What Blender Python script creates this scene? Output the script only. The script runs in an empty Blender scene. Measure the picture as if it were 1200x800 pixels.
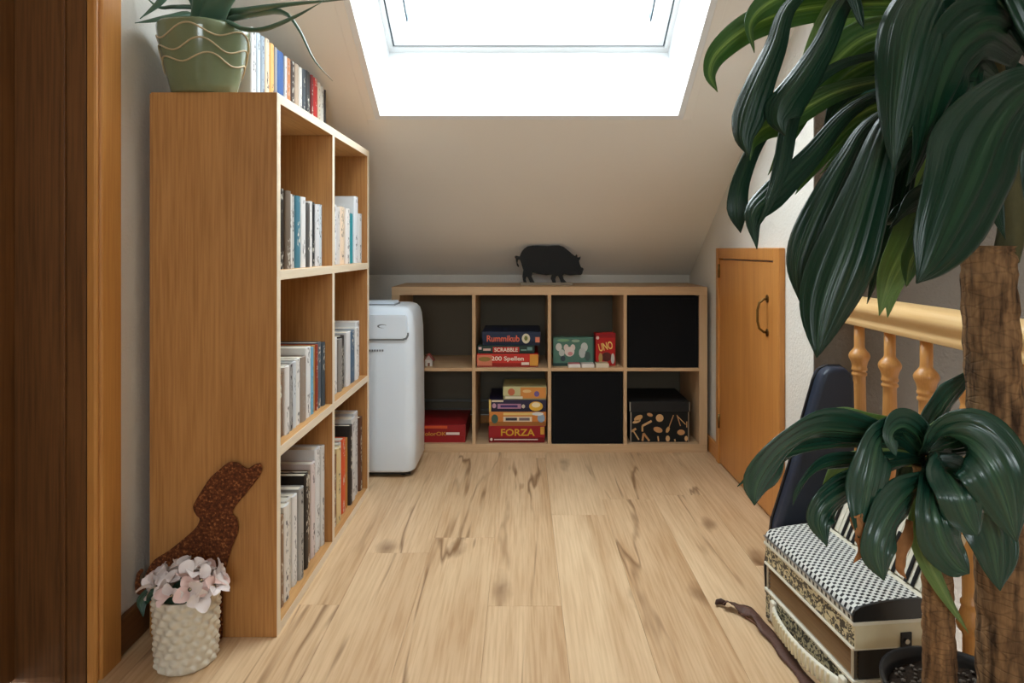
import bpy, bmesh, math, random
from mathutils import Vector, Matrix, noise as mnoise

S = bpy.context.scene
COL = S.collection
R = math.radians

# ------------------------------------------------------------------ camera
# level camera, 24 mm lens with a little lens shift
CAMZ = 0.945
cam_d = bpy.data.cameras.new('camera'); cam = bpy.data.objects.new('camera', cam_d)
COL.objects.link(cam); S.camera = cam
cam.location = (0, 0, CAMZ); cam.rotation_euler = (R(90), 0, 0)
cam_d.sensor_width = 36; cam_d.lens = 24
cam_d.shift_x = -12/1200; cam_d.shift_y = -108/1200
cam_d.clip_start = 0.02

# ------------------------------------------------------------------ world and exposure
W = bpy.data.worlds.new('overcast_sky'); S.world = W; W.use_nodes = True
bg = W.node_tree.nodes['Background']
bg.inputs[0].default_value = (0.90, 0.96, 1.0, 1); bg.inputs[1].default_value = 14.0
S.view_settings.view_transform = 'Standard'; S.view_settings.look = 'None'
S.view_settings.gamma = 1; S.view_settings.use_curve_mapping = False
S.view_settings.exposure = 0.18

# slope of the roof: tan = .61
TC, TS = 0.8537, 0.5208
OPEN_Y, OPEN_Z = 2.564, 1.448          # lower edge of the skylight opening
def SL(u, v, n):                        # u along X, v up the slope, n outwards through the roof
    return Vector((u, OPEN_Y - TC*v + TS*n, OPEN_Z + TS*v + TC*n))
U0, U1, VTOP, REV = -0.535, 0.586, 1.22, 0.345

def portal(name, loc, xaxis, normal, sx, sy):
    L = bpy.data.lights.new(name, 'AREA'); L.shape = 'RECTANGLE'; L.size = sx; L.size_y = sy
    L.cycles.is_portal = True
    o = bpy.data.objects.new(name, L); COL.objects.link(o)
    z = -Vector(normal).normalized(); x = Vector(xaxis).normalized(); y = z.cross(x)
    o.matrix_world = Matrix.Translation(loc) @ Matrix((x, y, z)).transposed().to_4x4()
    return o
portal('skylight_portal', SL((U0+U1)/2, VTOP/2, REV+0.08), (1,0,0), (0,-TS,-TC), U1-U0, VTOP)
BW = (-0.65, 0.6, 1.0, 1.9)              # unseen window, added behind the camera for front fill: x0 x1 z0 z1
portal('fill_window_portal', Vector(((BW[0]+BW[1])/2, -2.25, (BW[2]+BW[3])/2)), (1,0,0), (0,1,0), BW[1]-BW[0], BW[3]-BW[2])

# ------------------------------------------------------------------ helpers
def P(px, py, Y):
    return Vector(((px-612)/800*Y, Y, CAMZ-(py-292)/800*Y))

class MB:
    def __init__(s): s.bm = bmesh.new(); s.uv = None
    def box(s, x0, x1, y0, y1, z0, z1, m=None):
        vs = [s.bm.verts.new(v) for v in ((x0,y0,z0),(x1,y0,z0),(x1,y1,z0),(x0,y1,z0),(x0,y0,z1),(x1,y0,z1),(x1,y1,z1),(x0,y1,z1))]
        if m is not None:
            for v in vs: v.co = m(*v.co)
        for f in ((0,3,2,1),(4,5,6,7),(0,1,5,4),(1,2,6,5),(2,3,7,6),(3,0,4,7)):
            s.bm.faces.new([vs[i] for i in f])
        return s
    def prism(s, poly, a, b, axis='z', m=None):
        def pt(p, q):
            c = {'z': (p[0],p[1],q), 'y': (p[0],q,p[1]), 'x': (q,p[0],p[1])}[axis]
            return m(*c) if m else c
        lo = [s.bm.verts.new(pt(p, a)) for p in poly]; hi = [s.bm.verts.new(pt(p, b)) for p in poly]
        n = len(poly)
        s.bm.faces.new(lo); s.bm.faces.new(hi[::-1])
        for i in range(n):
            s.bm.faces.new((lo[i], hi[i], hi[(i+1)%n], lo[(i+1)%n]))
        return s
    def lathe(s, prof, n=24, c=(0,0,0), rfun=None, caps=True):
        rings = []
        for k, (r, z) in enumerate(prof):
            ring = []
            for i in range(n):
                a = 2*math.pi*i/n
                rr = rfun(r, z, a, k) if rfun else r
                ring.append(s.bm.verts.new((c[0]+rr*math.cos(a), c[1]+rr*math.sin(a), c[2]+z)))
            rings.append(ring)
        for A, B in zip(rings, rings[1:]):
            for i in range(n):
                s.bm.faces.new((A[i], A[(i+1)%n], B[(i+1)%n], B[i]))
        if caps:
            s.bm.faces.new(rings[0][::-1]); s.bm.faces.new(rings[-1])
        return s
    def tube(s, pts, rad, n=8, caps=True, flat=1.0, rfun=None):
        pts = [Vector(p) for p in pts]; N = len(pts); rings = []; prev = None
        for k, p in enumerate(pts):
            t = (pts[min(k+1,N-1)]-pts[max(k-1,0)]).normalized()
            if prev is None:
                h = Vector((0,0,1)) if abs(t.z) < .9 else Vector((1,0,0))
                a = t.cross(h).normalized()
            else:
                a = (prev - t*prev.dot(t)).normalized()
            prev = a; b = t.cross(a)
            r = rad[k] if isinstance(rad, (list, tuple)) else rad
            ring = []
            for i in range(n):
                an = 2*math.pi*i/n; rr = rfun(r, k, an) if rfun else r
                ring.append(s.bm.verts.new(p + a*math.cos(an)*rr + b*math.sin(an)*rr*flat))
            rings.append(ring)
        for A, B in zip(rings, rings[1:]):
            for i in range(n):
                s.bm.faces.new((A[i], A[(i+1)%n], B[(i+1)%n], B[i]))
        if caps:
            s.bm.faces.new(rings[0][::-1]); s.bm.faces.new(rings[-1])
        return s
    def build(s, name, mat, parent=None, smooth=False, bevel=0, seg=2, loc=None):
        bmesh.ops.recalc_face_normals(s.bm, faces=s.bm.faces)
        me = bpy.data.meshes.new(name); s.bm.to_mesh(me); s.bm.free()
        o = bpy.data.objects.new(name, me); COL.objects.link(o)
        if mat: me.materials.append(mat)
        if smooth:
            me.shade_smooth()
        if bevel:
            md = o.modifiers.new('bevel', 'BEVEL'); md.width = bevel; md.segments = seg; md.limit_method = 'ANGLE'; md.angle_limit = R(40)
            if smooth is False and seg > 1: me.shade_smooth(); w = o.modifiers.new('wn', 'WEIGHTED_NORMAL'); w.keep_sharp = True
        if loc is not None: o.location = loc
        if parent: o.parent = parent
        return o

def tag(o, label=None, cat=None, group=None, kind=None):
    if label: o['label'] = label
    if cat: o['category'] = cat
    if group: o['group'] = group
    if kind: o['kind'] = kind
    return o
def empty(name, loc=(0,0,0), rz=0):
    o = bpy.data.objects.new(name, None); COL.objects.link(o); o.location = loc; o.rotation_euler = (0,0,rz)
    o.empty_display_size = .05
    return o
def box(name, mat, b, parent=None, bevel=0, seg=2, m=None):
    return MB().box(*b, m=m).build(name, mat, parent, bevel=bevel, seg=seg)
def struct(o): o['kind'] = 'structure'; return o

# ------------------------------------------------------------------ materials
def newmat(name, rough=.5, spec=.3):
    m = bpy.data.materials.new(name); m.use_nodes = True
    b = m.node_tree.nodes['Principled BSDF']
    b.inputs['Roughness'].default_value = rough
    b.inputs['Specular IOR Level'].default_value = spec
    return m, m.node_tree, b
def s2l(c):
    return tuple((x/12.92 if x <= .04045 else ((x+.055)/1.055)**2.4) for x in (v/255 for v in c)) + (1,)
def plain(name, rgb, rough=.5, spec=.3, metal=0, bump=0, bscale=200, var=0):
    m, nt, b = newmat(name, rough, spec)
    b.inputs['Metallic'].default_value = metal
    c = s2l(rgb); b.inputs['Base Color'].default_value = c
    if bump or var:
        tc = nt.nodes.new('ShaderNodeTexCoord')
        nz = nt.nodes.new('ShaderNodeTexNoise'); nz.inputs['Scale'].default_value = bscale; nz.inputs['Detail'].default_value = 4
        nt.links.new(tc.outputs['Object'], nz.inputs['Vector'])
        if bump:
            bp = nt.nodes.new('ShaderNodeBump'); bp.inputs['Strength'].default_value = bump; bp.inputs['Distance'].default_value = .004
            nt.links.new(nz.outputs['Fac'], bp.inputs['Height']); nt.links.new(bp.outputs['Normal'], b.inputs['Normal'])
        if var:
            mx = nt.nodes.new('ShaderNodeMix'); mx.data_type = 'RGBA'
            mx.inputs['A'].default_value = tuple(x*(1-var) for x in c[:3])+(1,); mx.inputs['B'].default_value = tuple(min(1,x*(1+var)) for x in c[:3])+(1,)
            nt.links.new(nz.outputs['Fac'], mx.inputs['Factor']); nt.links.new(mx.outputs['Result'], b.inputs['Base Color'])
    return m
def N(nt, t, **kw):
    n = nt.nodes.new(t)
    for k, v in kw.items():
        if k in n.inputs: n.inputs[k].default_value = v
        else: setattr(n, k, v)
    return n
def ramp(nt, stops, src):
    r = nt.nodes.new('ShaderNodeValToRGB'); e = r.color_ramp.elements
    while len(e) < len(stops): e.new(.5)
    for k, (p, c) in enumerate(stops): e[k].position = p; e[k].color = c if len(c) == 4 else tuple(c)+(1,)
    nt.links.new(src, r.inputs[0]); return r
def mixc(nt, fac, a, b, mode='MIX'):
    m = nt.nodes.new('ShaderNodeMix'); m.data_type = 'RGBA'; m.blend_type = mode
    for s_, v in (('Factor', fac), ('A', a), ('B', b)):
        if isinstance(v, (int, float)): m.inputs[s_].default_value = v
        elif isinstance(v, tuple): m.inputs[s_].default_value = v
        else: nt.links.new(v, m.inputs[s_])
    return m.outputs['Result']
def wood(name, light, dark, axis='z', scale=1.0, rough=.45, spec=.3, knots=0, cracks=0, fine=.35, contrast=1.0, bump=.05):
    """procedural timber: stretched noise along one axis, fine pores, optional knots and splits; every object gets its own stretch of grain"""
    m, nt, b = newmat(name, rough, spec); L = nt.links.new
    tc = N(nt, 'ShaderNodeTexCoord'); oi = N(nt, 'ShaderNodeObjectInfo')
    off = N(nt, 'ShaderNodeVectorMath', operation='SCALE'); off.inputs[0].default_value = (37.1, 53.7, 71.3); L(oi.outputs['Random'], off.inputs['Scale'])
    def mapped(across, along):
        mp = N(nt, 'ShaderNodeMapping')
        s_ = [across*scale]*3; s_['xyz'.index(axis)] = along*scale
        mp.inputs['Scale'].default_value = s_
        L(tc.outputs['Object'], mp.inputs['Vector'])
        ad = N(nt, 'ShaderNodeVectorMath', operation='ADD'); L(mp.outputs[0], ad.inputs[0]); L(off.outputs[0], ad.inputs[1])
        return ad.outputs[0]
    n1 = N(nt, 'ShaderNodeTexNoise', Scale=1.0, Detail=5.0, Distortion=1.1); L(mapped(9, .9), n1.inputs['Vector'])
    n2 = N(nt, 'ShaderNodeTexNoise', Scale=1.0, Detail=4.0); L(mapped(150, 5), n2.inputs['Vector'])
    n3 = N(nt, 'ShaderNodeTexNoise', Scale=1.0, Detail=2.0); L(mapped(2.2, .5), n3.inputs['Vector'])
    cl, cd = s2l(light), s2l(dark)
    r1 = ramp(nt, [(.5-.25/contrast, cd), (.5+.2/contrast, cl)], n1.outputs['Fac'])
    c = mixc(nt, fine, r1.outputs[0], ramp(nt, [(.35, cd), (.6, cl)], n2.outputs['Fac']).outputs[0])
    c = mixc(nt, .22, c, ramp(nt, [(.35, cd), (.65, cl)], n3.outputs['Fac']).outputs[0])
    if knots:
        vo = N(nt, 'ShaderNodeTexVoronoi', Scale=1.0); vo.inputs['Randomness'].default_value = 1
        nd = N(nt, 'ShaderNodeTexNoise', Scale=3.0, Detail=3.0); L(mapped(4, 2.0), nd.inputs['Vector'])
        av = N(nt, 'ShaderNodeVectorMath', operation='MULTIPLY_ADD'); L(nd.outputs['Color'], av.inputs[0]); av.inputs[1].default_value = (.35,.35,.35); L(mapped(5.5, 1.9), av.inputs[2])
        L(av.outputs[0], vo.inputs['Vector'])
        kf = ramp(nt, [(.02, (1,1,1)), (.10, (.55,.55,.55)), (.20, (0,0,0))], vo.outputs['Distance'])
        sel = ramp(nt, [(.55, (0,0,0)), (.66, (1,1,1))], vo.outputs['Color'])
        kk = mixc(nt, 1.0, kf.outputs[0], sel.outputs[0], 'MULTIPLY')
        ks = mixc(nt, 1.0, kk, (knots,knots,knots,1), 'MULTIPLY')
        c = mixc(nt, ks, c, s2l((112,76,46)))
    if cracks:
        nc = N(nt, 'ShaderNodeTexNoise', Scale=1.0, Detail=4.0, Distortion=.25); L(mapped(5, .45), nc.inputs['Vector'])
        cr = ramp(nt, [(.484, (0,0,0)), (.499, (.9,.9,.9)), (.501, (.9,.9,.9)), (.516, (0,0,0))], nc.outputs['Fac'])
        ng = N(nt, 'ShaderNodeTexNoise', Scale=1.0, Detail=2.0); L(mapped(5, 2.2), ng.inputs['Vector'])
        gate = ramp(nt, [(.44, (0,0,0)), (.60, (1,1,1))], ng.outputs['Fac'])
        cc = mixc(nt, 1.0, cr.outputs[0], gate.outputs[0], 'MULTIPLY')
        cs = mixc(nt, 1.0, cc, (cracks,cracks,cracks,1), 'MULTIPLY')
        c = mixc(nt, cs, c, s2l((118,82,50)))
    L(c, b.inputs['Base Color'])
    if bump:
        bp = N(nt, 'ShaderNodeBump'); bp.inputs['Strength'].default_value = bump; bp.inputs['Distance'].default_value = .002
        L(n2.outputs['Fac'], bp.inputs['Height']); L(bp.outputs['Normal'], b.inputs['Normal'])
    return m

M = {}
M['plaster'] = plain('plaster_white', (226,222,214), .9, .1, bump=.5, bscale=110)
M['ceiling'] = plain('ceiling_paint', (240,236,229), .85, .15, bump=.06, bscale=60)
M['reveal'] = plain('white_lacquer', (232,234,235), .5, .3)
M['stair_wall'] = plain('textured_plaster_shaded', (112,104,95), .95, .05, bump=.9, bscale=75)  # same plaster as the white walls, its shade put into the colour
M['gasket'] = plain('dark_gasket', (70,84,92), .6)
M['floor'] = wood('oak_laminate', (228,198,160), (172,130,88), 'y', 1.0, .42, .35, knots=.9, cracks=.9, fine=.33, contrast=.95)
M['oak_v'] = wood('oak_veneer_upright', (198,144,86), (148,98,50), 'z', 1.1, .4, .35, fine=.5, knots=.25)
M['oak_y'] = wood('oak_veneer_lengthwise', (205,160,105), (165,115,65), 'y', 1.1, .4, .35, fine=.5)
M['oak_edge_z'] = wood('skylit_oak_edge_upright', (240,226,204), (222,202,172), 'z', 2, .45)  # skylight brightness on the front edges put into a paler oak
M['oak_edge_y'] = wood('skylit_oak_edge_lengthwise', (240,226,204), (222,202,172), 'y', 2, .45)
M['cube_z'] = wood('pale_oak_foil_upright', (212,180,142), (186,150,112), 'z', 1.5, .5, fine=.3)
M['cube_x'] = wood('pale_oak_foil_level', (212,180,142), (186,150,112), 'x', 1.5, .5, fine=.3)
M['pine_z'] = wood('varnished_wood_upright', (210,146,78), (180,114,54), 'z', 1.2, .35, .4)
M['pine_y'] = wood('varnished_wood_level', (210,146,78), (180,114,54), 'y', 1.2, .35, .4)
M['jamb_dark'] = wood('dark_stained_wood', (124,82,45), (78,50,26), 'z', 1.0, .45, .3, fine=.5)
M['casing'] = wood('amber_casing', (196,138,72), (160,102,48), 'z', 1.4, .4, .35)
M['skirt'] = wood('dark_skirting', (120,78,44), (84,52,28), 'y', 1.5, .45)
M['rail'] = wood('beech_handrail', (240,206,152), (222,178,118), 'y', 1.3, .3, .45)
M['spindle'] = wood('turned_beech', (210,154,90), (178,120,62), 'z', 2, .32, .45)
M['white_plastic'] = plain('white_plastic', (228,239,250), .35, .4)
M['grey_plastic'] = plain('grey_plastic', (120,126,132), .4, .4)
M['black_plastic'] = plain('black_plastic', (22,22,23), .4, .4)
M['black_fabric'] = plain('black_fabric', (24,25,27), .95, .1, bump=.3, bscale=500)
M['pages'] = plain('paper_pages', (226,218,200), .9, .1, var=.06, bscale=300)
M['metal_dark'] = plain('dark_brass', (120,92,52), .35, .5, metal=.9)
M['steel'] = plain('steel', (170,172,172), .3, .5, metal=1)
M['black_paint'] = plain('matt_black_paint', (17,19,20), .6, .3)
M['soil'] = plain('dark_soil', (46,38,32), 1, .05, bump=1, bscale=120, var=.5)

# glass: mostly lets light through, a little mirror
gm = bpy.data.materials.new('window_glass'); gm.use_nodes = True; nt = gm.node_tree; nt.nodes.clear()
o_ = nt.nodes.new('ShaderNodeOutputMaterial'); mx = nt.nodes.new('ShaderNodeMixShader'); tr = nt.nodes.new('ShaderNodeBsdfTransparent'); gl = nt.nodes.new('ShaderNodeBsdfGlossy')
gl.inputs['Roughness'].default_value = .02; mx.inputs[0].default_value = .05; tr.inputs[0].default_value = (.95,.97,.97,1)
nt.links.new(tr.outputs[0], mx.inputs[1]); nt.links.new(gl.outputs[0], mx.inputs[2]); nt.links.new(mx.outputs[0], o_.inputs[0]); M['glass'] = gm

# book covers: cloth or paper in the book's own colour, lettering-like dashes down the spine
def book_material():
    m, nt, b = newmat('book_cover', .5, .3); L = nt.links.new
    oi = N(nt, 'ShaderNodeObjectInfo'); tc = N(nt, 'ShaderNodeTexCoord'); ge = N(nt, 'ShaderNodeNewGeometry')
    mp = N(nt, 'ShaderNodeMapping'); mp.inputs['Scale'].default_value = (1, 220, 75); L(tc.outputs['Object'], mp.inputs[0])
    off = N(nt, 'ShaderNodeVectorMath', operation='SCALE'); off.inputs[0].default_value = (37,53,71); L(oi.outputs['Random'], off.inputs['Scale'])
    ad = N(nt, 'ShaderNodeVectorMath', operation='ADD'); L(mp.outputs[0], ad.inputs[0]); L(off.outputs[0], ad.inputs[1])
    nz = N(nt, 'ShaderNodeTexNoise', Scale=1.0, Detail=1.0); L(ad.outputs[0], nz.inputs['Vector'])
    mk = ramp(nt, [(.56, (0,0,0)), (.60, (1,1,1))], nz.outputs['Fac'])
    mp2 = N(nt, 'ShaderNodeMapping'); mp2.inputs['Scale'].default_value = (0, 0, 17); L(tc.outputs['Object'], mp2.inputs[0])
    ad2 = N(nt, 'ShaderNodeVectorMath', operation='ADD'); L(mp2.outputs[0], ad2.inputs[0]); L(off.outputs[0], ad2.inputs[1])
    n2 = N(nt, 'ShaderNodeTexNoise', Scale=1.0, Detail=0.0); L(ad2.outputs[0], n2.inputs['Vector'])
    gate = ramp(nt, [(.50, (0,0,0)), (.53, (1,1,1))], n2.outputs['Fac'])
    uv = N(nt, 'ShaderNodeUVMap'); sx = N(nt, 'ShaderNodeSeparateXYZ'); L(uv.outputs[0], sx.inputs[0])   # u = across the spine, 0 elsewhere
    band = ramp(nt, [(.22, (0,0,0)), (.28, (1,1,1)), (.72, (1,1,1)), (.78, (0,0,0))], sx.outputs[0])
    f = mixc(nt, 1.0, mk.outputs[0], gate.outputs[0], 'MULTIPLY'); f = mixc(nt, 1.0, f, band.outputs[0], 'MULTIPLY')
    lum = N(nt, 'ShaderNodeRGBToBW'); L(oi.outputs['Color'], lum.inputs[0])
    ink = ramp(nt, [(.2, s2l((225,220,205))), (.3, s2l((60,58,62)))], lum.outputs[0])
    L(mixc(nt, f, oi.outputs['Color'], ink.outputs[0]), b.inputs['Base Color'])
    return m
M['book'] = book_material()

# ------------------------------------------------------------------ the room
KXA = -.60
WL, WR, YB = -0.945, 0.885, 3.61        # left wall, right wall, low back wall
YF = -2.2                               # wall behind the camera
ENDY = 2.075                            # where the right wall turns to the stairwell

# floor: slab with single oak planks lying on it
fl = struct(box('floor', plain('screed', (120,110,100), .9), (-1.25, 1.0, YF, YB+.02, -.12, -.012)))
PW, PL = .197, 1.285
rnd = random.Random(4)
pm = {}
k = -6
while True:
    x0 = .105+PW*k
    if x0 >= .99: break
    x1 = min(x0+PW, 1.0)
    y = YB - rnd.random()*PL
    ys = [YB]
    while y > YF: ys.append(y); y -= PL
    ys.append(YF)
    for a, b_ in zip(ys[1:], ys):
        if b_-a < .02: continue
        o = MB().box(-(x1-x0)/2+.0002, (x1-x0)/2-.0002, -(b_-a)/2+.0002, (b_-a)/2-.0002, -.012, 0).build('plank', M['floor'], fl, bevel=.0005, seg=1)
        o.location = ((x0+x1)/2, (a+b_)/2, 0)
    k += 1

# left wall with a doorway at its near end
DJ = 1.495                               # far jamb of the doorway
wl = MB(); wl.box(WL-.2, WL, DJ, YB, -.01, 2.42).box(WL-.2, WL, .62, DJ, 2.02, 2.42).box(WL-.2, WL, YF, .62, -.01, 2.42)
struct(wl.build('wall_left', M['plaster']))
struct(box('wall_right', M['plaster'], (WR, WR+.12, ENDY+.0, YB, -.12, 1.80)))
struct(box('wall_back', M['plaster'], (WL-.2, WR+.12, YB, YB+.1, -.12, .86)))
struct(box('wall_stairwell', M['stair_wall'], (WR+.0005, 2.1, ENDY-.006, ENDY+.1, -1.5, 1.84)))
struct(box('wall_stair_side', M['stair_wall'], (2.0, 2.1, YF, ENDY-.006, -1.5, 2.42)))
struct(box('floor_stairwell', M['floor'], (1.0, 2.0, YF, ENDY-.006, -1.5, -1.45)))
wb = MB(); x0, x1, z0, z1 = BW
wb.box(WL-.2, x0, YF-.1, YF, -.1, 2.42).box(x1, 2.1, YF-.1, YF, -1.5, 2.42).box(x0, x1, YF-.1, YF, -.1, z0).box(x0, x1, YF-.1, YF, z1, 2.42)
struct(wb.build('wall_behind', M['jamb_dark']))  # unseen wall, given dark wood to cut bounce into the room
w2 = struct(MB().box(x0, x1, YF-.09, YF-.03, z0, z0+.06).box(x0, x1, YF-.09, YF-.03, z1-.06, z1).box(x0, x0+.06, YF-.09, YF-.03, z0, z1).box(x1-.06, x1, YF-.09, YF-.03, z0, z1).build('fill_window', M['reveal']))  # frame of the unseen window added for fill light
box('pane', M['glass'], (x0+.06, x1-.06, YF-.065, YF-.06, z0+.06, z1-.06), w2)

# sloping ceiling with the skylight cut out, level ceiling behind
def slope(*b): return SL(*b)
c = MB(); VB = -(YB+.1-OPEN_Y)/TC; VT = (2.4-OPEN_Z)/TS
for b_ in ((WL-.2, 2.1, VB, 0, 0, .03), (WL-.2, U0, 0, VTOP, 0, .03), (U1, 2.1, 0, VTOP, 0, .03), (WL-.2, 2.1, VTOP, VT, 0, .03)):
    c.box(*b_, m=SL)
yt = SL(0, VT, 0).y
c.box(WL-.2, 2.1, YF-.1, yt, 2.4, 2.43)
struct(c.build('ceiling', M['ceiling']))
t = MB(); tw = .052
t.box(U0-tw, U1+tw, -tw, -.0201, -.003, .001, m=SL); t.box(U0-tw, U0-.0201, -.0201, VTOP+.0201, -.003, .001, m=SL); t.box(U1+.0201, U1+tw, -.0201, VTOP+.0201, -.003, .001, m=SL); t.box(U0-tw, U1+tw, VTOP+.0201, VTOP+tw, -.003, .001, m=SL)
struct(t.build('trim_1', M['ceiling'], bevel=.0015, seg=1))

win = struct(MB().box(U0, U1, -.02, .0015, -.0035, REV+.1, m=SL).box(U0, U1, VTOP-.0015, VTOP+.02, -.0035, REV+.1, m=SL).box(U0-.02, U0+.0015, -.02, VTOP+.02, -.0035, REV+.1, m=SL).box(U1-.0015, U1+.02, -.02, VTOP+.02, -.0035, REV+.1, m=SL).build('window_1', M['reveal']))
fr = MB(); f0 = REV-.01
fr.box(U0, U1, 0, .024, f0, REV+.09, m=SL).box(U0, U0+.02, .024, VTOP, f0, REV+.09, m=SL).box(U1-.02, U1, .024, VTOP, f0, REV+.09, m=SL).box(U0, U1, VTOP-.03, VTOP, f0, REV+.09, m=SL)
fr.build('window_frame', M['reveal'], win, bevel=.002)
g = MB(); a0, a1 = U0+.02, U1-.02
g.box(a0, a1, .024, .030, REV+.0, REV+.06, m=SL).box(a0, a0+.006, .03, VTOP-.03, REV, REV+.06, m=SL).box(a1-.006, a1, .03, VTOP-.03, REV, REV+.06, m=SL)
g.build('gasket', M['gasket'], win)
sa = MB(); a0 += .006; a1 -= .006; sw = .062
sa.box(a0, a1, .03, .138, f0+.005, REV+.06, m=SL).box(a0, a0+sw, .138, VTOP-.03, f0+.005, REV+.06, m=SL).box(a1-sw, a1, .138, VTOP-.03, f0+.005, REV+.06, m=SL).box(a0, a1, VTOP-.1, VTOP-.03, f0+.005, REV+.06, m=SL)
so = sa.build('sash', M['reveal'], win, bevel=.002)
gg = MB(); gg.box(a0+sw, a0+sw+.006, .138, VTOP-.1, f0+.02, REV+.05, m=SL).box(a1-sw-.006, a1-sw, .138, VTOP-.1, f0+.02, REV+.05, m=SL)
gg.build('glazing_seal', M['gasket'], win)
box('pane', M['glass'], (a0+sw, a1-sw, .138, VTOP-.1, REV+.03, REV+.036), win, m=SL)

# doorway on the left: lining, casing and an unseen closed leaf, added to block light
d1 = struct(MB().box(WL-.045, WL-.003, DJ-.012, DJ, 0, 2.02).box(-1.0, WL-.045, DJ-.018, DJ, 0, 2.02).box(-1.145, -1.0, DJ-.008, DJ, 0, 2.02)
            .box(WL-.2, WL-.003, .62, .635, 0, 2.02).box(WL-.2, WL-.003, .635, DJ-.018, 2.0, 2.02).build('door_1', M['jamb_dark'], bevel=.0015))
box('door_leaf', M['jamb_dark'], (-1.145, -1.105, .637, DJ-.009, .008, 1.998), d1, bevel=.002)
cs = MB()
prof = [(1.482, 0), (1.482, .014), (1.485, .018), (1.489, .019), (1.493, .015), (1.497, .015), (1.500, .020), (1.503, .022), (1.570, .022), (1.576, .017), (1.576, 0)]
cs.prism([(p[1]+WL+.0005, p[0]) for p in prof], 0, 2.1)
cs.box(WL+.0005, WL+.021, .632, 1.482, 1.995, 2.1)
cs.box(WL+.0005, WL+.021, .515, .632, 0, 2.1)
cs.build('casing', M['casing'], d1)
struct(box('baseboard_left', M['skirt'], (WL+.0005, WL+.016, 1.575, YB-.0005, .001, .085), bevel=.003))
struct(box('baseboard_back', M['pine_y'], (WL+.018, WR-.018, YB-.015, YB-.0005, .001, .07), bevel=.003))

struct(box('shade_sheet', plain('cell_shade_tone', (112,104,90), .9, .1, bump=.1, bscale=60), (KXA, WR-.02, YB-.006, YB-.0004, .075, .735)))  # sheet added behind the cube shelf, its dark colour stands for cell shade
# low cupboard door in the right wall
DY0, DY1, DZ = 2.295, 3.045, .950
struct(box('baseboard_right', M['pine_y'], (WR-.014, WR-.0005, DY1+.001, YB-.017, .001, .07), bevel=.003))
fd = MB(); x0 = WR-.022; fw = .055
fd.box(x0, WR-.0005, DY0, DY0+fw, .001, DZ).box(x0, WR-.0005, DY1-fw*.7, DY1, .001, DZ).box(x0, WR-.0005, DY0+fw, DY1-fw*.7, DZ-.045, DZ)
d2 = struct(fd.build('door_2', M['pine_z'], bevel=.003))
lf = box('door_leaf', M['pine_z'], (x0+.006, WR-.001, DY0+fw+.003, DY1-fw*.7-.003, .008, DZ-.05), d2, bevel=.002)
for zz in (.16, .82):
    MB().lathe([(.006,0),(.006,.06)], 10, (x0+.003, DY1-fw*.7-.002, zz)).build('hinge', M['metal_dark'], d2, smooth=True)
hy = 2.417
hp = [Vector((x0+.006, hy, .77)), Vector((x0-.008, hy, .768)), Vector((x0-.024, hy, .755)), Vector((x0-.03, hy, .73)), Vector((x0-.03, hy, .69)), Vector((x0-.024, hy, .665)), Vector((x0-.008, hy, .652)), Vector((x0+.006, hy, .65))]
ho = MB().tube(hp, .0045, 8).build('handle', M['metal_dark'], d2, smooth=True)
for zz in (.77, .65):
    MB().prism([(hy+.012*math.cos(a), zz+.014*math.sin(a)) for a in [i*math.pi/6 for i in range(12)]], x0+.002, x0+.007, 'x').build('rosette', M['metal_dark'], d2)

# ------------------------------------------------------------------ text helper (flat print)
def text(s, w, h, loc, mat, parent, facing='-y', name='lettering', ex=.0006):
    cu = bpy.data.curves.new('t', 'FONT'); cu.body = s; cu.extrude = 0; cu.offset = .02
    o = bpy.data.objects.new('t', cu); COL.objects.link(o)
    dg = bpy.context.evaluated_depsgraph_get(); me = bpy.data.meshes.new_from_object(o.evaluated_get(dg))
    bpy.data.objects.remove(o)
    xs = [v.co.x for v in me.vertices]; ys = [v.co.y for v in me.vertices]
    ax, bx, ay, by = min(xs), max(xs), min(ys), max(ys)
    for v in me.vertices:
        X = ((v.co.x-ax)/(bx-ax)-.5)*w; Z = ((v.co.y-ay)/(by-ay)-.5)*h
        v.co = (X, -ex, Z)
    me.name = name; me.materials.clear(); me.materials.append(mat)
    r = bpy.data.objects.new(name, me); COL.objects.link(r); r.location = (loc[0], lay(parent)-.0002, loc[2]); r.parent = parent; LAY[parent.name] += 4
    return r

# ------------------------------------------------------------------ tall bookcase
BX0, BX1, BY0, BY1, BH, BT = -.905, -.597, 1.663, 2.66, 1.3275, .024
bc = tag(empty('bookcase', ((BX0+BX1)/2, (BY0+BY1)/2, 0)), 'tall oak bookcase with six compartments of books against the left wall', 'bookcase')
bcl = bc.location
def bpart(name, mat, b, bev=.0008):
    b = (b[0]-bcl.x, b[1]-bcl.x, b[2]-bcl.y, b[3]-bcl.y, b[4], b[5])
    return box(name, mat, b, bc, bevel=bev, seg=1)
EB = BX1-.0012
zs = [BT+ (BH-2*BT-2*BT)/3*(i) + BT*(i) for i in range(3)]         # floor of each row
rowh = (BH-4*BT)/3
zs = [BT + i*(rowh+BT) for i in range(3)]
for y0 in (BY0, BY1-BT):
    p = bpart('side_panel', M['oak_v'], (BX0, EB, y0, y0+BT, 0, BH)); bpart('edge_band', M['oak_edge_z'], (EB, BX1, y0, y0+BT, 0, BH))
bpart('top_panel', M['oak_y'], (BX0, EB, BY0+BT, BY1-BT, BH-BT, BH)); bpart('edge_band', M['oak_edge_y'], (EB, BX1, BY0+BT, BY1-BT, BH-BT, BH))
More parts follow.
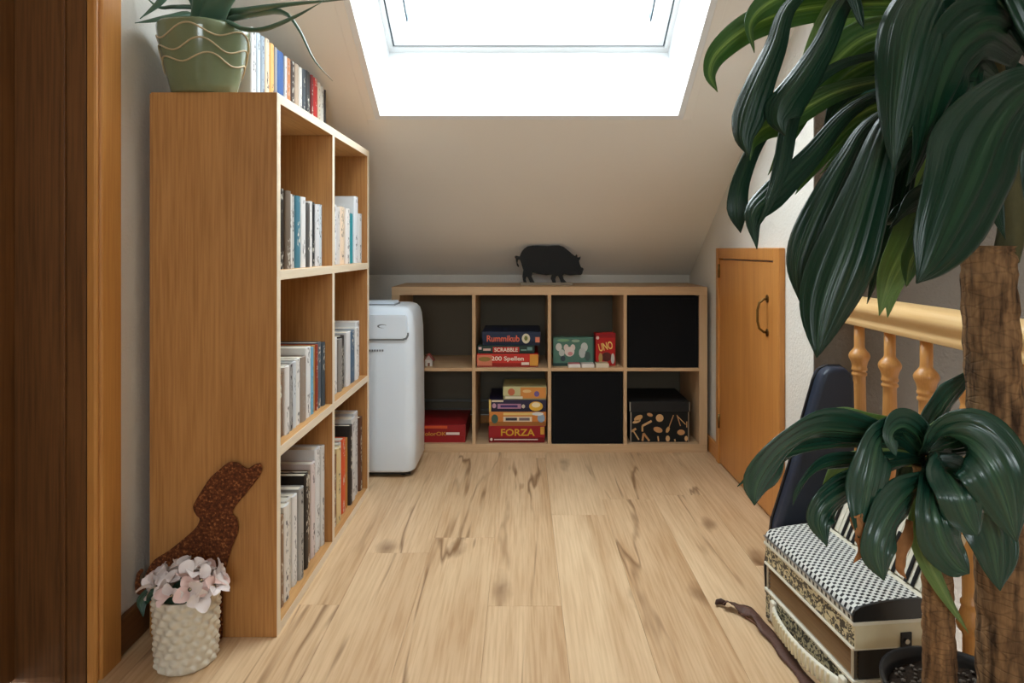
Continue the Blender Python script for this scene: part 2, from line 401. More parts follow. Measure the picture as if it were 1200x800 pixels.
bpart('bottom_panel', M['oak_y'], (BX0, EB, BY0+BT, BY1-BT, 0, BT)); bpart('edge_band', M['oak_edge_y'], (EB, BX1, BY0+BT, BY1-BT, 0, BT))
YM = (BY0+BY1)/2
for i in range(3):
    bpart('divider', M['oak_v'], (BX0, EB, YM-BT/2, YM+BT/2, zs[i], zs[i]+rowh)); bpart('edge_band', M['oak_edge_z'], (EB, BX1, YM-BT/2, YM+BT/2, zs[i], zs[i]+rowh))
for i in (1, 2):
    bpart('shelf', M['oak_y'], (BX0, EB, BY0+BT, BY1-BT, zs[i]-BT, zs[i])); bpart('edge_band', M['oak_edge_y'], (EB, BX1, BY0+BT, BY1-BT, zs[i]-BT, zs[i]))
bpart('back_panel', M['oak_v'], (BX0-.004, BX0, BY0+.002, BY1-.002, .005, BH-.003))

# ------------------------------------------------------------------ books
ORD = 'first second third fourth fifth sixth seventh eighth ninth tenth eleventh twelfth thirteenth fourteenth fifteenth sixteenth seventeenth eighteenth nineteenth twentieth'.split()
def book(xs, y0, t, h, d, z, rgb, label, group, lean=0):
    r = min(.006, t*.3); ct = .0022; pts = []
    # U-shaped cover seen from above: spine towards +x
    out = [(-d, 0), (-r, 0)] + [(-r+r*math.sin(a), t/2-(t/2)*math.cos(a)) for a in (R(25), R(50), R(90), R(130), R(155))] + [(-r, t), (-d, t)]
    inn = [(-d, t-ct), (-r-ct, t-ct), (-r-ct, ct), (-d, ct)]
    mb = MB(); mb.prism(out+inn, 0, h)
    o = mb.build('book', M['book'], loc=(xs, y0, z))
    uvl = o.data.uv_layers.new(name='UVMap')
    for poly in o.data.polygons:
        for li in poly.loop_indices:
            co = o.data.vertices[o.data.loops[li].vertex_index].co
            uvl.data[li].uv = ((co.y/t), co.z/h) if poly.normal.x > .5 and co.x > -r-.0002 else (0, 0)
    o.color = s2l(rgb)
    pg = box('pages', M['pages'], (-d+.003, -r-ct-.0002, ct+.0002, t-ct-.0002, .003, h-.003), o)
    tag(o, label, 'book', group)
    return o
NAMEC = lambda c: c
rb = random.Random(11)
# each entry: relative thickness, height, colour name, rgb
UN = [(26,.205,'white',(214,212,214)),(20,.205,'grey',(150,140,145)),(26,.208,'black',(44,38,34)),(30,.208,'brown grey',(112,98,84)),(22,.20,'white',(224,222,218)),(18,.198,'pale grey',(196,194,190)),(30,.203,'teal blue',(70,122,140)),(32,.204,'white',(226,224,222)),(18,.190,'dark grey',(90,88,86)),(22,.190,'white',(224,222,220)),(24,.192,'black',(40,44,48)),(30,.190,'white',(216,216,218)),(36,.188,'pale blue',(200,212,220))]
UF = [(18,.205,'tan',(172,150,120)),(26,.203,'black',(52,46,46)),(30,.202,'white',(222,222,224)),(22,.20,'pale grey',(206,202,200)),(34,.20,'peach',(232,208,182)),(28,.20,'white',(226,222,218)),(34,.185,'turquoise',(24,142,156)),(30,.245,'large white',(224,226,230)),(26,.19,'white',(214,214,214))]
MN = [(24,.165,'white',(218,216,212)),(22,.165,'white',(222,220,216)),(20,.165,'brown',(122,88,62)),(26,.178,'white',(222,220,218)),(22,.174,'grey',(158,156,154)),(18,.176,'pale blue',(204,210,216)),(26,.18,'white',(226,224,220)),(32,.178,'taupe',(150,136,124)),(34,.20,'white',(226,226,226)),(18,.20,'sky blue',(112,170,200)),(18,.20,'ochre',(176,130,72)),(14,.198,'rust red',(150,64,44)),(26,.20,'slate',(84,96,108)),(24,.198,'dark slate',(66,76,84))]
MF = [(20,.178,'coral red',(204,76,60)),(24,.18,'slate',(112,122,136)),(26,.185,'white',(226,224,222)),(18,.182,'grey',(140,136,132)),(26,.186,'black',(54,50,48)),(26,.188,'white',(218,218,220)),(30,.19,'steel blue',(76,102,128)),(22,.196,'white',(226,226,226)),(26,.21,'large white',(222,222,224))]
BN = [(20,.245,'black',(34,32,34)),(20,.245,'white',(206,206,208)),(18,.235,'brown',(142,112,86)),(28,.25,'white',(224,220,214)),(28,.248,'cream',(214,208,198)),(24,.248,'white',(226,224,222)),(24,.25,'grey',(164,162,158)),(18,.245,'charcoal',(62,60,58)),(22,.268,'black',(46,40,36)),(24,.268,'brown',(112,92,72)),(26,.278,'pale pink',(216,202,200)),(32,.31,'tall white',(222,222,222)),(22,.305,'tall pale grey',(206,204,200))]
BF = [(16,.235,'black',(38,34,34)),(22,.235,'dark red',(146,44,34)),(20,.235,'brown',(132,84,52)),(24,.25,'cream',(222,200,150)),(20,.252,'pale grey',(200,194,184)),(28,.255,'orange red',(214,84,44)),(16,.25,'amber',(190,130,60)),(16,.285,'black',(50,46,44)),(30,.30,'white',(218,218,218)),(30,.305,'tall white',(210,210,212)),(20,.28,'dark brown',(92,60,44))]
def fill(rows, ya, yb, z, where, group):
    tot = sum(r[0] for r in rows); gap = .0008
    sc = (yb-ya-gap*(len(rows)+1))/tot; y = ya+gap
    for i, (t, h, cn, rgb) in enumerate(rows):
        tt = t*sc; d = rb.uniform(.14, .19) if h < .22 else rb.uniform(.19, .23)
        xs = BX1-.018-rb.random()*.012
        book(xs, y, tt, h+rb.uniform(-.004,.004), d, z+.0003, rgb, f'{cn} book, {ORD[i]} from the {where[0]}, {where[1]} of the oak bookcase', group)
        y += tt+gap
na, nb, fa, fb = BY0+BT, YM-BT/2, YM+BT/2, BY1-BT
fill(UN, na, nb, zs[2], ('doorway end', 'upper row'), 'books on the upper shelf'); fill(UF, fa, fb-.0, zs[2], ('divider', 'upper row'), 'books on the upper shelf')
fill(MN, na, nb, zs[1], ('doorway end', 'middle row'), 'books on the middle shelf'); fill(MF, fa, fb, zs[1], ('divider', 'middle row'), 'books on the middle shelf')
fill(BN, na, nb, zs[0], ('doorway end', 'bottom row'), 'books on the bottom shelf'); fill(BF, fa, fb, zs[0], ('divider', 'bottom row'), 'books on the bottom shelf')
# row standing on top, set back from the front
TOP = [(26,.215,'white',(222,222,224)),(20,.21,'pale blue',(196,208,220)),(22,.21,'grey blue',(150,164,178)),(24,.212,'cream',(230,206,176)),(24,.208,'yellow orange',(224,172,98)),(16,.205,'grey',(150,150,152)),(42,.203,'blue',(44,88,150)),(14,.20,'white',(216,216,214)),(24,.20,'orange brown',(186,120,72)),(24,.20,'dark brown',(62,46,40)),(28,.20,'tan',(178,158,138)),(20,.198,'white',(220,218,212)),(24,.20,'slate',(70,78,86)),(36,.203,'charcoal',(58,58,60)),(18,.20,'dark red',(120,36,34)),(34,.198,'red',(190,44,40)),(20,.19,'cream',(220,210,190)),(28,.185,'white',(222,218,210)),(14,.18,'black',(48,42,40))]
y = 1.832; tot = sum(r[0] for r in TOP); sc = (2.425-1.832)/tot
for i, (t, h, cn, rgb) in enumerate(TOP):
    f = (y-1.832)/.593
    book(-.724+.03*f, y, t*sc-.0008, h, .135, BH+.0003, rgb, f'{cn} book, {ORD[i]} from the aloe planter on top of the bookcase', 'books on top of the bookcase')
    y += t*sc

# ------------------------------------------------------------------ low cube shelf along the back wall
KX0, KX1, KY0, KY1, KH = -.608, .862, 3.178, 3.566, .77
KT, KD = .038, .016
kx = tag(empty('cube_shelf', ((KX0+KX1)/2, KY0, 0)), 'low pale oak cube shelf with eight compartments along the back wall', 'shelf')
def kpart(name, mat, b): return box(name, mat, (b[0]-kx.location.x, b[1]-kx.location.x, b[2]-KY0, b[3]-KY0, b[4], b[5]), kx, bevel=.001, seg=1)
kpart('top_panel', M['cube_x'], (KX0, KX1, KY0, KY1, KH-KT, KH)); kpart('bottom_panel', M['cube_x'], (KX0, KX1, KY0, KY1, 0, KT))
kpart('side_panel', M['cube_z'], (KX0, KX0+KT, KY0, KY1, KT, KH-KT)); kpart('side_panel', M['cube_z'], (KX1-KT, KX1, KY0, KY1, KT, KH-KT))
CW = (KX1-KX0-2*KT-3*KD)/4; CH = (KH-2*KT-KD)/2
CX = [KX0+KT+i*(CW+KD) for i in range(4)]; CZ = [KT, KT+CH+KD]
for i in (1,2,3): kpart('divider', M['cube_z'], (CX[i]-KD, CX[i], KY0+.001, KY1-.001, KT, KH-KT))
for i in range(4): kpart('shelf', M['cube_x'], (CX[i], CX[i]+CW, KY0+.001, KY1-.001, CZ[1]-KD, CZ[1]))

# pipes on the wall behind it
pm_ = plain('pipe_paint', (120,120,116), .4, .4)
for zz, lab in ((.153, 'upper thin grey pipe along the low back wall'), (.104, 'lower thin grey pipe along the low back wall')):
    pr = tag(empty('heating_pipe', (-.1, YB-.027, zz)), lab, 'pipe')
    MB().tube([(-.8,0,0),(.9,0,0)], .007, 10).build('tube', pm_, pr, smooth=True)
    for xx in (-.6, 0, .6): box('clip', M['grey_plastic'], (xx-.006, xx+.006, -.009, .0265, -.009, .009), pr)

def cell(i, j): return CX[i], CZ[j]+.0004
def PXX(px, Y): return (px-612)/800*Y
def PZ(py, Y): return CAMZ-(py-292)/800*Y

# black fabric storage boxes
def fabric_box(i, j, label):
    x, z = cell(i, j); r = tag(empty('storage_box', (x+CW/2, KY0+.006, z)), label, 'storage box', 'black fabric storage boxes')
    w = CW/2-.003; hh = CH-.006
    b = MB().box(-w, w, 0, .004, 0, hh).box(-w, -w+.004, .004, .36, 0, hh).box(w-.004, w, .004, .36, 0, hh).box(-w, w, .36, .364, 0, hh).box(-w+.004, w-.004, .004, .36, 0, .004)
    b.build('body', M['black_fabric'], r, bevel=.0015, seg=2)
    s_ = MB().tube([(-w+.01, -.0004, .012), (-w+.01, -.0004, hh-.012), (w-.01, -.0004, hh-.012), (w-.01, -.0004, .012), (-w+.01, -.0004, .012)], .0007, 5); s_.build('seam', M['black_paint'], r)
fabric_box(3, 1, 'black fabric storage box above the tan patterned lidded box')
fabric_box(2, 0, 'black fabric storage box below the green card game')

# board games
def game(name, x0, x1, yf, z0, z1, depth, rgb, label, lid=.7, rz=0, cat='board game', rgb2=None):
    r = tag(empty(name, ((x0+x1)/2, yf, z0), rz), label, cat, 'board games in the cube shelf')
    w = (x1-x0)/2; h = z1-z0; m_ = plain('print_'+name, rgb, .4, .35, var=.08, bscale=40)
    m2 = plain('base_'+name, rgb2 or tuple(int(c*.8) for c in rgb), .5)
    zb = h*(1-lid)
    if lid < 1: box('base', m2, (-w+.0015, w-.0015, .0015, depth-.0015, 0, zb+.002), r)
    box('lid', m_, (-w, w, 0, depth, zb, h), r, bevel=.001, seg=1)
    r['w'] = w; r['h'] = h
    return r, w, h
LAY = {}
def lay(parent):
    LAY[parent.name] = LAY.get(parent.name, 0)+1
    return -.0003-.0002*LAY[parent.name]
def patch(parent, x0, x1, z0, z1, rgb, name='print', y=None):
    y = lay(parent) if y is None else y
    return box(name, flat(rgb), (x0, x1, y, .0002, z0, z1), parent)
def disc(parent, x, z, rx, rz_, rgb, name='print', y=None):
    y = lay(parent)
    return MB().prism([(x+rx*math.cos(a), z+rz_*math.sin(a)) for a in [i*math.pi/9 for i in range(18)]], y, .0002, 'y').build(name, flat(rgb), parent)
FL = {}
def flat(rgb):
    if rgb not in FL: FL[rgb] = plain('ink_%d_%d_%d' % rgb, rgb, .5, .3)
    return FL[rgb]
YG = 3.20
x_ = lambda px: PXX(px, YG); z_ = lambda py: PZ(py, YG)
zc = CZ[1]+.0004
r, w, h = game('games_box', x_(558.5), x_(631), YG, zc, zc+.062, .27, (196,44,30), 'red box of two hundred games, lowest of the upper stack')
text('200 Spellen', w*1.05, h*.42, (w*.0, -.0006, h*.60), flat((238,224,206)), r); patch(r, -w+.002, -w*.50, h*.1, h*.9, (206,120,90)); disc(r, -w*.74, h*.6, w*.2, h*.18, (150,120,60)); patch(r, w*.72, w-.002, h*.1, h*.95, (214,150,60)); patch(r, w*.45, w*.70, h*.16, h*.36, (236,214,200))
zc += .0624
r, w, h = game('word_game_box', x_(559.5), x_(626.5), YG+.004, zc, zc+.038, .26, (22,52,44), 'dark green word game box with white lettering on red, between two boxes', lid=.8)
patch(r, -w*.46, w*.46, h*.12, h*.82, (186,46,38)); text('SCRABBLE', w*.82, h*.48, (0, -.0011, h*.47), flat((240,226,210)), r); patch(r, -w*.96, -w*.86, h*.5, h*.82, (220,190,190)); patch(r, -w*.80, -w*.54, h*.36, h*.62, (206,170,160)); patch(r, w*.52, w*.72, h*.38, h*.5, (120,160,150)); patch(r, w*.74, w*.92, h*.4, h*.8, (110,150,146))
zc += .0384
r, w, h = game('tile_game_box', x_(565), x_(633.5), YG+.006, zc, zc+.064, .27, (18,34,66), 'navy tile game box with coral lettering, topmost of the upper stack')
text('Rummikub', w*1.12, h*.46, (-w*.28, -.0006, h*.5), flat((220,104,74)), r); disc(r, w*.5, h*.5, w*.14, h*.36, (214,208,178)); disc(r, w*.5, h*.52, w*.06, h*.18, (112,116,60), y=-.001); patch(r, w*.82, w*.97, h*.22, h*.6, (222,130,100))
zt = zc+.0644
patch_o = None
# lower stack
zc = CZ[0]+.0004
r, w, h = game('red_game_box', x_(572.5), x_(638.5), YG+.002, zc, zc+.078, .27, (150,22,26), 'dark red game box with gold lettering, lowest of the lower stack')
text('FORZA', w*1.2, h*.42, (w*.04, -.0006, h*.62), flat((212,160,48)), r); patch(r, -w*.8, w*.75, h*.16, h*.22, (226,200,196)); disc(r, -w*.9, h*.2, w*.045, h*.09, (236,224,210)); patch(r, w*.84, w-.002, h*.5, h*.95, (206,150,60))
zc += .0784
r, w, h = game('orange_game_box', x_(573), x_(640.2), YG+.003, zc, zc+.066, .27, (206,128,58), 'orange game box with pale banner directly on the dark red box')
patch(r, -w*.5, w*.5, h*.3, h*.66, (226,206,178)); patch(r, -w*.42, -w*.02, h*.38, h*.58, (56,54,66)); patch(r, w*.05, w*.42, h*.38, h*.58, (120,106,110)); disc(r, w*.82, h*.55, w*.13, h*.3, (150,170,190)); disc(r, -w*.8, h*.5, w*.12, h*.32, (70,96,84)); patch(r, -w*.5, w*.6, h*.76, h*.94, (226,196,120)); disc(r, w*.7, h*.86, w*.2, h*.12, (222,220,214))
zc += .0664
r, w, h = game('purple_game_box', x_(573), x_(640.2), YG+.003, zc, zc+.056, .27, (42,36,66), 'dark purple game box with yellow edge between two orange boxes')
patch(r, -w, -w*.93, 0, h, (226,196,108)); patch(r, -w*.9, -w*.5, h*.82, h*.97, (220,206,180)); patch(r, -w*.70, w*.12, h*.26, h*.66, (176,130,158)); patch(r, -w*.6, 0, h*.36, h*.56, (70,52,110)); disc(r, -w*.82, h*.5, w*.07, h*.2, (190,150,170)); disc(r, w*.2, h*.45, w*.06, h*.16, (200,190,170)); disc(r, w*.64, h*.46, w*.24, h*.40, (226,176,66)); disc(r, w*.64, h*.58, w*.15, h*.22, (238,220,180), y=-.001)
zc += .0564
r, w, h = game('pale_game_box', x_(589.5), x_(640.5), YG+.004, zc, zc+.060, .2, (196,190,140), 'small pale green and orange game box, topmost of the lower stack')
patch(r, -w*.2, w*.98, h*.1, h*.96, (214,142,70)); disc(r, -w*.62, h*.6, w*.16, h*.28, (190,104,70)); disc(r, w*.55, h*.45, w*.12, h*.22, (110,90,150)); patch(r, -w*.9, -w*.1, h*.08, h*.26, (220,214,190)); disc(r, w*.1, h*.66, w*.2, h*.12, (226,190,130))
# red box beside the air conditioner
zc = CZ[0]+.0004
r, w, h = game('flat_game_box', x_(474), x_(545.5), YG+.006, zc, zc+.082, .3, (146,24,28), 'wide red game box with gold lettering in the compartment beside the air conditioner', lid=.62, rgb2=(150,26,28))
h1 = h
text('ColorOK', w*.85, h*.22, (-w*.06, -.0006, h*.26 if False else h*.5), flat((206,140,60)), r); patch(r, w*.36, w*.80, h*.44, h*.58, (236,214,206)); patch(r, -w*.9, w*.4, h*.80, h*.95, (206,84,40))
# green card game, red pouch box and three small card decks
zc = CZ[1]+.0004
r, w, h = game('card_game_box', x_(648.5), x_(697), YG+.03, zc, zc+.135, .05, (78,120,104), 'green card game box printed with pale animal heads', lid=1)
for (a, b_, rx, rz_, cc) in ((-.72,.66,.15,.14,(206,206,196)), (-.58,.46,.14,.12,(190,196,190)), (-.36,.64,.12,.12,(214,200,192)), (-.04,.64,.12,.12,(214,200,192)), (-.2,.5,.24,.17,(222,208,200)), (-.16,.43,.12,.07,(206,140,140)), (.52,.66,.17,.16,(196,204,200)), (.42,.46,.16,.18,(186,192,190)), (.68,.34,.14,.16,(70,86,82)), (-.52,.26,.12,.1,(60,72,80)), (-.5,.9,.3,.05,(120,160,120)), (.1,.88,.2,.05,(150,176,150))):
    disc(r, a*w, b_*h, rx*w, rz_*h, cc)
patch(r, -w, w, 0, h*.1, (44,70,66)); patch(r, w*.93, w, 0, h, (40,64,58))
r, w, h = game('card_pouch', x_(698.5), x_(722.5), YG+.03, zc, zc+.155, .045, (180,28,26), 'red card game box with slanted yellow lettering beside the green one', lid=1, rz=.08)
tx = text('UNO', w*1.4, h*.24, (0, -.0008, h*.60), flat((240,206,120)), r); tx.rotation_euler = (0, R(-12), 0)
patch(r, -w, w, h*.86, h*.99, (150,24,30)); disc(r, w*.1, h*.28, w*.5, h*.14, (90,40,34)); disc(r, w*.72, h*.22, w*.18, h*.16, (206,206,200)); disc(r, -w*.5, h*.25, w*.2, h*.15, (180,150,90)); disc(r, -w*.8, h*.86, w*.16, h*.05, (230,200,190))
for k_, (a, b_, hh, lab) in enumerate(((665.5, 680, .016, 'small white card deck with pink top in front of the green game'), (681, 696, .017, 'small white card deck between two other decks on the cube shelf'), (698, 713, .019, 'small cream card deck in front of the red card game'))):
    r = tag(empty('card_deck', ((x_(a)+x_(b_))/2, KY0+.004, zc)), lab, 'card deck', 'small card decks')
    w = (x_(b_)-x_(a))/2
    box('sleeve', flat([(226,220,214),(228,222,216),(220,208,186)][k_]), (-w, w, 0, .07, 0, hh), r, bevel=.001, seg=1)
    box('top_card', flat([(196,110,116),(206,196,190),(206,190,160)][k_]), (-w+.002, w-.002, .002, .068, hh, hh+.0012), r)
# patterned lidded box
r = tag(empty('lidded_box', (PXX(773.2, 3.21), 3.21, CZ[0]+.0004)), 'black lidded storage box with tan tool shapes and metal corners', 'storage box')
w = PXX(808.5, 3.21)-PXX(773.2, 3.21); hb = .145; hl = .19
box('body', M['black_paint'], (-w+.004, w-.004, .003, .31, 0, hb), r); 
box('lid', plain('charcoal_card', (34,35,36), .6), (-w, w, 0, .315, hb-.002, hl), r, bevel=.002)
for sx in (-1, 1):
    MB().box(min(sx*w,sx*(w-.004))-.0005, max(sx*w,sx*(w-.004))+.0005, -.001, .01, hb, hl-.001).build('lid_corner', M['steel'], r)
    a = sx*(w-.004); MB().box(min(a,a-sx*.004)-.0005*(1), max(a,a-sx*.004)+.0005, .0015, .012, 0, hb-.004).build('corner_strip', M['steel'], r)
tan = [(206,160,104),(196,146,98),(214,172,122)]
def bar(x0, z0, x1, z1, th, c):
    d = Vector((x1-x0, z1-z0)).normalized(); n = Vector((-d.y, d.x))*th/2
    p = [Vector((x0,z0))+n, Vector((x1,z1))+n, Vector((x1,z1))-n, Vector((x0,z0))-n]
    MB().prism([(q.x, q.y) for q in p], .0022, .0032, 'y').build('print', flat(c), r)
def blob(x, z, rx, rz_, c, ang=0):
    MB().prism([(x+rx*math.cos(a)*math.cos(ang)-rz_*math.sin(a)*math.sin(ang), z+rx*math.cos(a)*math.sin(ang)+rz_*math.sin(a)*math.cos(ang)) for a in [i*math.pi/7 for i in range(14)]], .0022, .0032, 'y').build('print', flat(c), r)
W2 = 2*(w-.006)
def bb(u): return -w+.006+W2*u
for (u, v, a, b_, ang, ci) in ((.13,.82,.022,.012,.5,0), (.1,.70,.02,.007,.3,2), (.33,.93,.014,.008,-.3,1), (.5,.82,.018,.018,0,2), (.47,.42,.022,.013,-.3,1), (.64,.42,.008,.015,-.4,0), (.87,.33,.018,.013,0,1), (.64,.12,.010,.014,0,2), (.96,.12,.008,.012,0,2)):
    blob(bb(u), v*hb*.95, a, b_, tan[ci], ang)
for (u0, v0, u1, v1, th, ci) in ((.2,.55,.36,.72,.010,2), (.2,.56,.2,.36,.008,0), (.03,.42,.14,.08,.006,2), (.01,.36,.09,.46,.01,0), (.22,.3,.2,.04,.009,1), (.22,.3,.32,.04,.009,1), (.66,.5,.74,.92,.004,1), (.8,.92,.86,.55,.004,1), (.8,.9,.95,.6,.004,0), (.47,.2,.48,.03,.006,2), (.76,.1,.77,.02,.006,2), (.97,.7,.97,.5,.004,2)):
    bar(bb(u0), v0*hb*.95, bb(u1), v1*hb*.95, th, tan[ci])
# small house figurine
r = tag(empty('house_figurine', (PXX(502.5, 3.22), 3.22, CZ[1]+.0004)), 'tiny white house figurine with reddish roof on the cube shelf', 'figurine')
box('house', flat((214,206,196)), (-.017, .017, 0, .03, 0, .03), r, bevel=.001, seg=1)
MB().prism([(-.026,.026),(0,.062),(.026,.026),(.021,.026),(.0,.052),(-.021,.026)], -.004, .034, 'y').build('roof', flat((146,74,66)), r)
MB().prism([(-.021,.027),(0,.052),(.021,.027)], .001, .029, 'y').build('gable', flat((196,180,168)), r)
box('door', flat((120,70,50)), (-.005, .005, -.001, .001, 0, .016), r)

# pig silhouette
pig = [(135,250),(150,235),(200,245),(212,215),(230,180),(260,145),(300,118),(360,108),(420,105),(560,112),(640,106),(700,105),(760,122),(830,178),(868,212),(905,240),(918,232),(925,216),(936,232),(938,256),(958,258),(978,246),(974,274),(958,302),(968,345),(985,385),(1005,392),(1018,408),(1005,436),(1000,462),(985,482),(930,480),(850,488),(800,480),(765,468),(750,490),(762,535),(800,577),(725,580),(712,535),(690,492),(664,500),(654,540),(664,582),(620,580),(596,528),(612,478),(540,487),(450,472),(365,450),(352,500),(372,545),(392,578),(332,578),(308,522),(288,504),(278,540),(290,580),(246,576),(234,500),(246,420),(228,360),(210,300),(196,285),(178,292),(174,330),(194,372),(184,384),(164,362),(154,310),(150,278)]
sp = 1/10.909
pr = tag(empty('pig_figure', (PXX(642, 3.34), 3.34, KH+.0003)), 'black pig silhouette on a pale base on top of the cube shelf', 'figurine')
k_ = 3.34/800*sp
MB().prism([((x-560)*k_, (580-z)*k_+.012) for x, z in pig], -.005, .005, 'y').build('pig', M['black_paint'], pr, bevel=.001, seg=1)
box('base', plain('pale_base', (150,138,120), .6), (-.135, .12, -.02, .02, 0, .0125), pr, bevel=.001, seg=1)

# ------------------------------------------------------------------ portable air conditioner
ac = tag(empty('air_conditioner', (-.66, 2.82, 0)), 'white portable air conditioner between the bookcase and the cube shelf', 'air conditioner')
aw = .215
def rr(w, d0, d1, rad, n=6):
    pts = []
    for cx, cy, a0 in ((w-rad, d0+rad, -90), (w-rad, d1-rad, 0), (-w+rad, d1-rad, 90), (-w+rad, d0+rad, 180)):
        for i in range(n+1):
            a = R(a0+90*i/n); pts.append((cx+rad*math.cos(a), cy+rad*math.sin(a)))
    return pts
mb = MB(); rings = []
for z, ins in ((.022,.012),(.026,.004),(.034,0),(.2,-.002),(.4,0),(.6,.004),(.66,.010),(.685,.018),(.70,.032),(.707,.05)):
    rings.append([mb.bm.verts.new((x, y, z)) for x, y in rr(aw-ins, ins*.6, .32-ins*.6, .045-min(ins,.03)*.5)])
for A, B in zip(rings, rings[1:]):
    for i in range(len(A)): mb.bm.faces.new((A[i], A[(i+1)%len(A)], B[(i+1)%len(A)], B[i]))
mb.bm.faces.new(rings[0][::-1]); mb.bm.faces.new(rings[-1])
mb.build('body', M['white_plastic'], ac, smooth=True)
# control panel in the upper front, outlined by a dark groove
pp = [(-aw+.03, .575), (aw-.05, .575), (aw-.036, .58), (aw-.03, .592), (aw-.03, .66), (aw-.036, .676), (-aw+.03, .676)]
MB().prism(pp, -.006, .006, 'y').build('control_panel', M['white_plastic'], ac, bevel=.003, seg=3)
pg = [(-aw+.03, .568), (aw-.046, .568), (aw-.032, .573), (aw-.024, .588), (aw-.024, .60), (aw-.03, .60), (-aw+.03, .58)]
MB().prism(pg, -.0035, .004, 'y').build('groove', M['grey_plastic'], ac)
MB().prism([(.082+.02*math.cos(a)+.0, .628+.008*math.sin(a)) for a in [i*math.pi/8 for i in range(16)]], -.0066, -.005, 'y').build('emblem', M['grey_plastic'], ac)
MB().prism([(.087+.017*math.cos(a)+.0, .627+.006*math.sin(a)) for a in [i*math.pi/8 for i in range(16)]], -.0069, -.0055, 'y').build('emblem_centre', M['white_plastic'], ac)
lt = MB()
for i in range(8): lt.box(.006+i*.0105, .013+i*.0105, -.0012, .002, .523, .531)
lt.build('lettering', M['grey_plastic'], ac)
box('top_vent', M['grey_plastic'], (-.14, .12, .08, .2, .705, .712), ac)
for i in range(6): box('slat', M['white_plastic'], (-.135, .115, .085+i*.019, .095+i*.019, .711, .722), ac)
for sx in (-.16, .16):
    for yy in (.05, .27): MB().lathe([(.011,0),(.011,.024)], 12, (sx, yy, 0)).build('foot', M['black_plastic'], ac, smooth=True)
box('base_plate', M['black_plastic'], (-aw+.02, aw-.02, .02, .3, .01, .024), ac)

# ------------------------------------------------------------------ stair railing
RX = .96
bal = tag(empty('stair_railing', (RX, 1.2, 0)), 'varnished wooden stair railing with turned balusters beside the stairwell', 'railing')
hr = [(-.026,.730),(.026,.730),(.030,.742),(.026,.752),(.034,.764),(.044,.774),(.046,.786),(.040,.800),(.028,.808),(0,.812),(-.028,.808),(-.040,.800),(-.046,.786),(-.044,.774),(-.034,.764),(-.026,.752),(-.030,.742)]
MB().prism([(x, z) for x, z in hr], -1.2, ENDY-1.2-.008, 'y').build('handrail', M['rail'], bal, smooth=False, bevel=.003, seg=2)
box('bottom_rail', M['rail'], (-.03, .03, -1.2, ENDY-1.2-.008, 0, .035), bal, bevel=.004)
bp = [(.014,.7295),(.014,.672),(.0145,.665),(.018,.660),(.026,.650),(.0285,.643),(.0275,.636),(.023,.627),(.0205,.618),(.0195,.610),(.021,.607),(.021,.602),(.0175,.599),(.0175,.596),(.0205,.593),(.0205,.588),(.0165,.584),(.0165,.56),(.0195,.45),(.021,.38),(.0195,.31),(.0165,.22),(.0165,.196),(.0205,.192),(.0205,.186),(.0175,.182),(.0195,.175),(.0275,.15),(.0285,.142),(.025,.132),(.018,.125),(.016,.118),(.016,.035)]
bm0 = None; sp_ = .1612
for i in range(-3, 11):
    yy = 1.944 - sp_*i
    if yy > ENDY-.05: continue
    if bm0 is None:
        bm0 = MB().lathe(bp[::-1], 20).build('baluster', M['spindle'], bal, smooth=True); bm0.location = (0, yy-1.2, 0)
    else:
        o = bm0.copy(); COL.objects.link(o); o.parent = bal; o.location = (0, yy-1.2, 0)

# small green sign on the stairwell wall
r = tag(empty('wall_sign', P(1014, 96, ENDY-.0065)), 'small dark green sign with pale mark on the stairwell wall', 'sign')
box('plate', flat((22,64,54)), (-.04, .04, -.004, 0, -.042, .042), r, bevel=.001, seg=1)
patch(r, .0, .03, .0, .008, (206,206,196), y=-.0048); patch(r, .012, .03, -.02, .0, (206,206,196), y=-.0048)

# ------------------------------------------------------------------ violin case leaning in the corner
vc = tag(empty('instrument_case', (.79, 1.845, .0)), 'dark blue instrument case standing in the corner below the railing', 'case')
out = [(-.115,0),(.08,0),(.092,.02),(.096,.1),(.096,.5),(.094,.59),(.086,.615),(.068,.63),(.035,.63),(.012,.62),(.0,.59),(-.065,.36),(-.112,.21),(-.13,.08),(-.127,.015)]
MB().prism(out, -.035, .033, 'y').build('shell', plain('navy_leatherette', (38,46,62), .45, .4, bump=.15, bscale=300), vc, bevel=.014, seg=4)
MB().prism([(x*1.0+(.003 if x > 0 else -.003), z+(.003 if z > .3 else 0)) for x, z in out], .004, .012, 'y').build('valance', M['black_plastic'], vc)
for zz in (.2, .45): box('latch', M['steel'], (.096, .100, -.010, .020, zz, zz+.03), vc, bevel=.001, seg=1)

# ------------------------------------------------------------------ accordion
ac2 = tag(empty('accordion', (.622, 1.746, 0), math.atan2(-.994, .107)), 'vintage ivory piano accordion standing on the floor beside the potted plant', 'accordion')
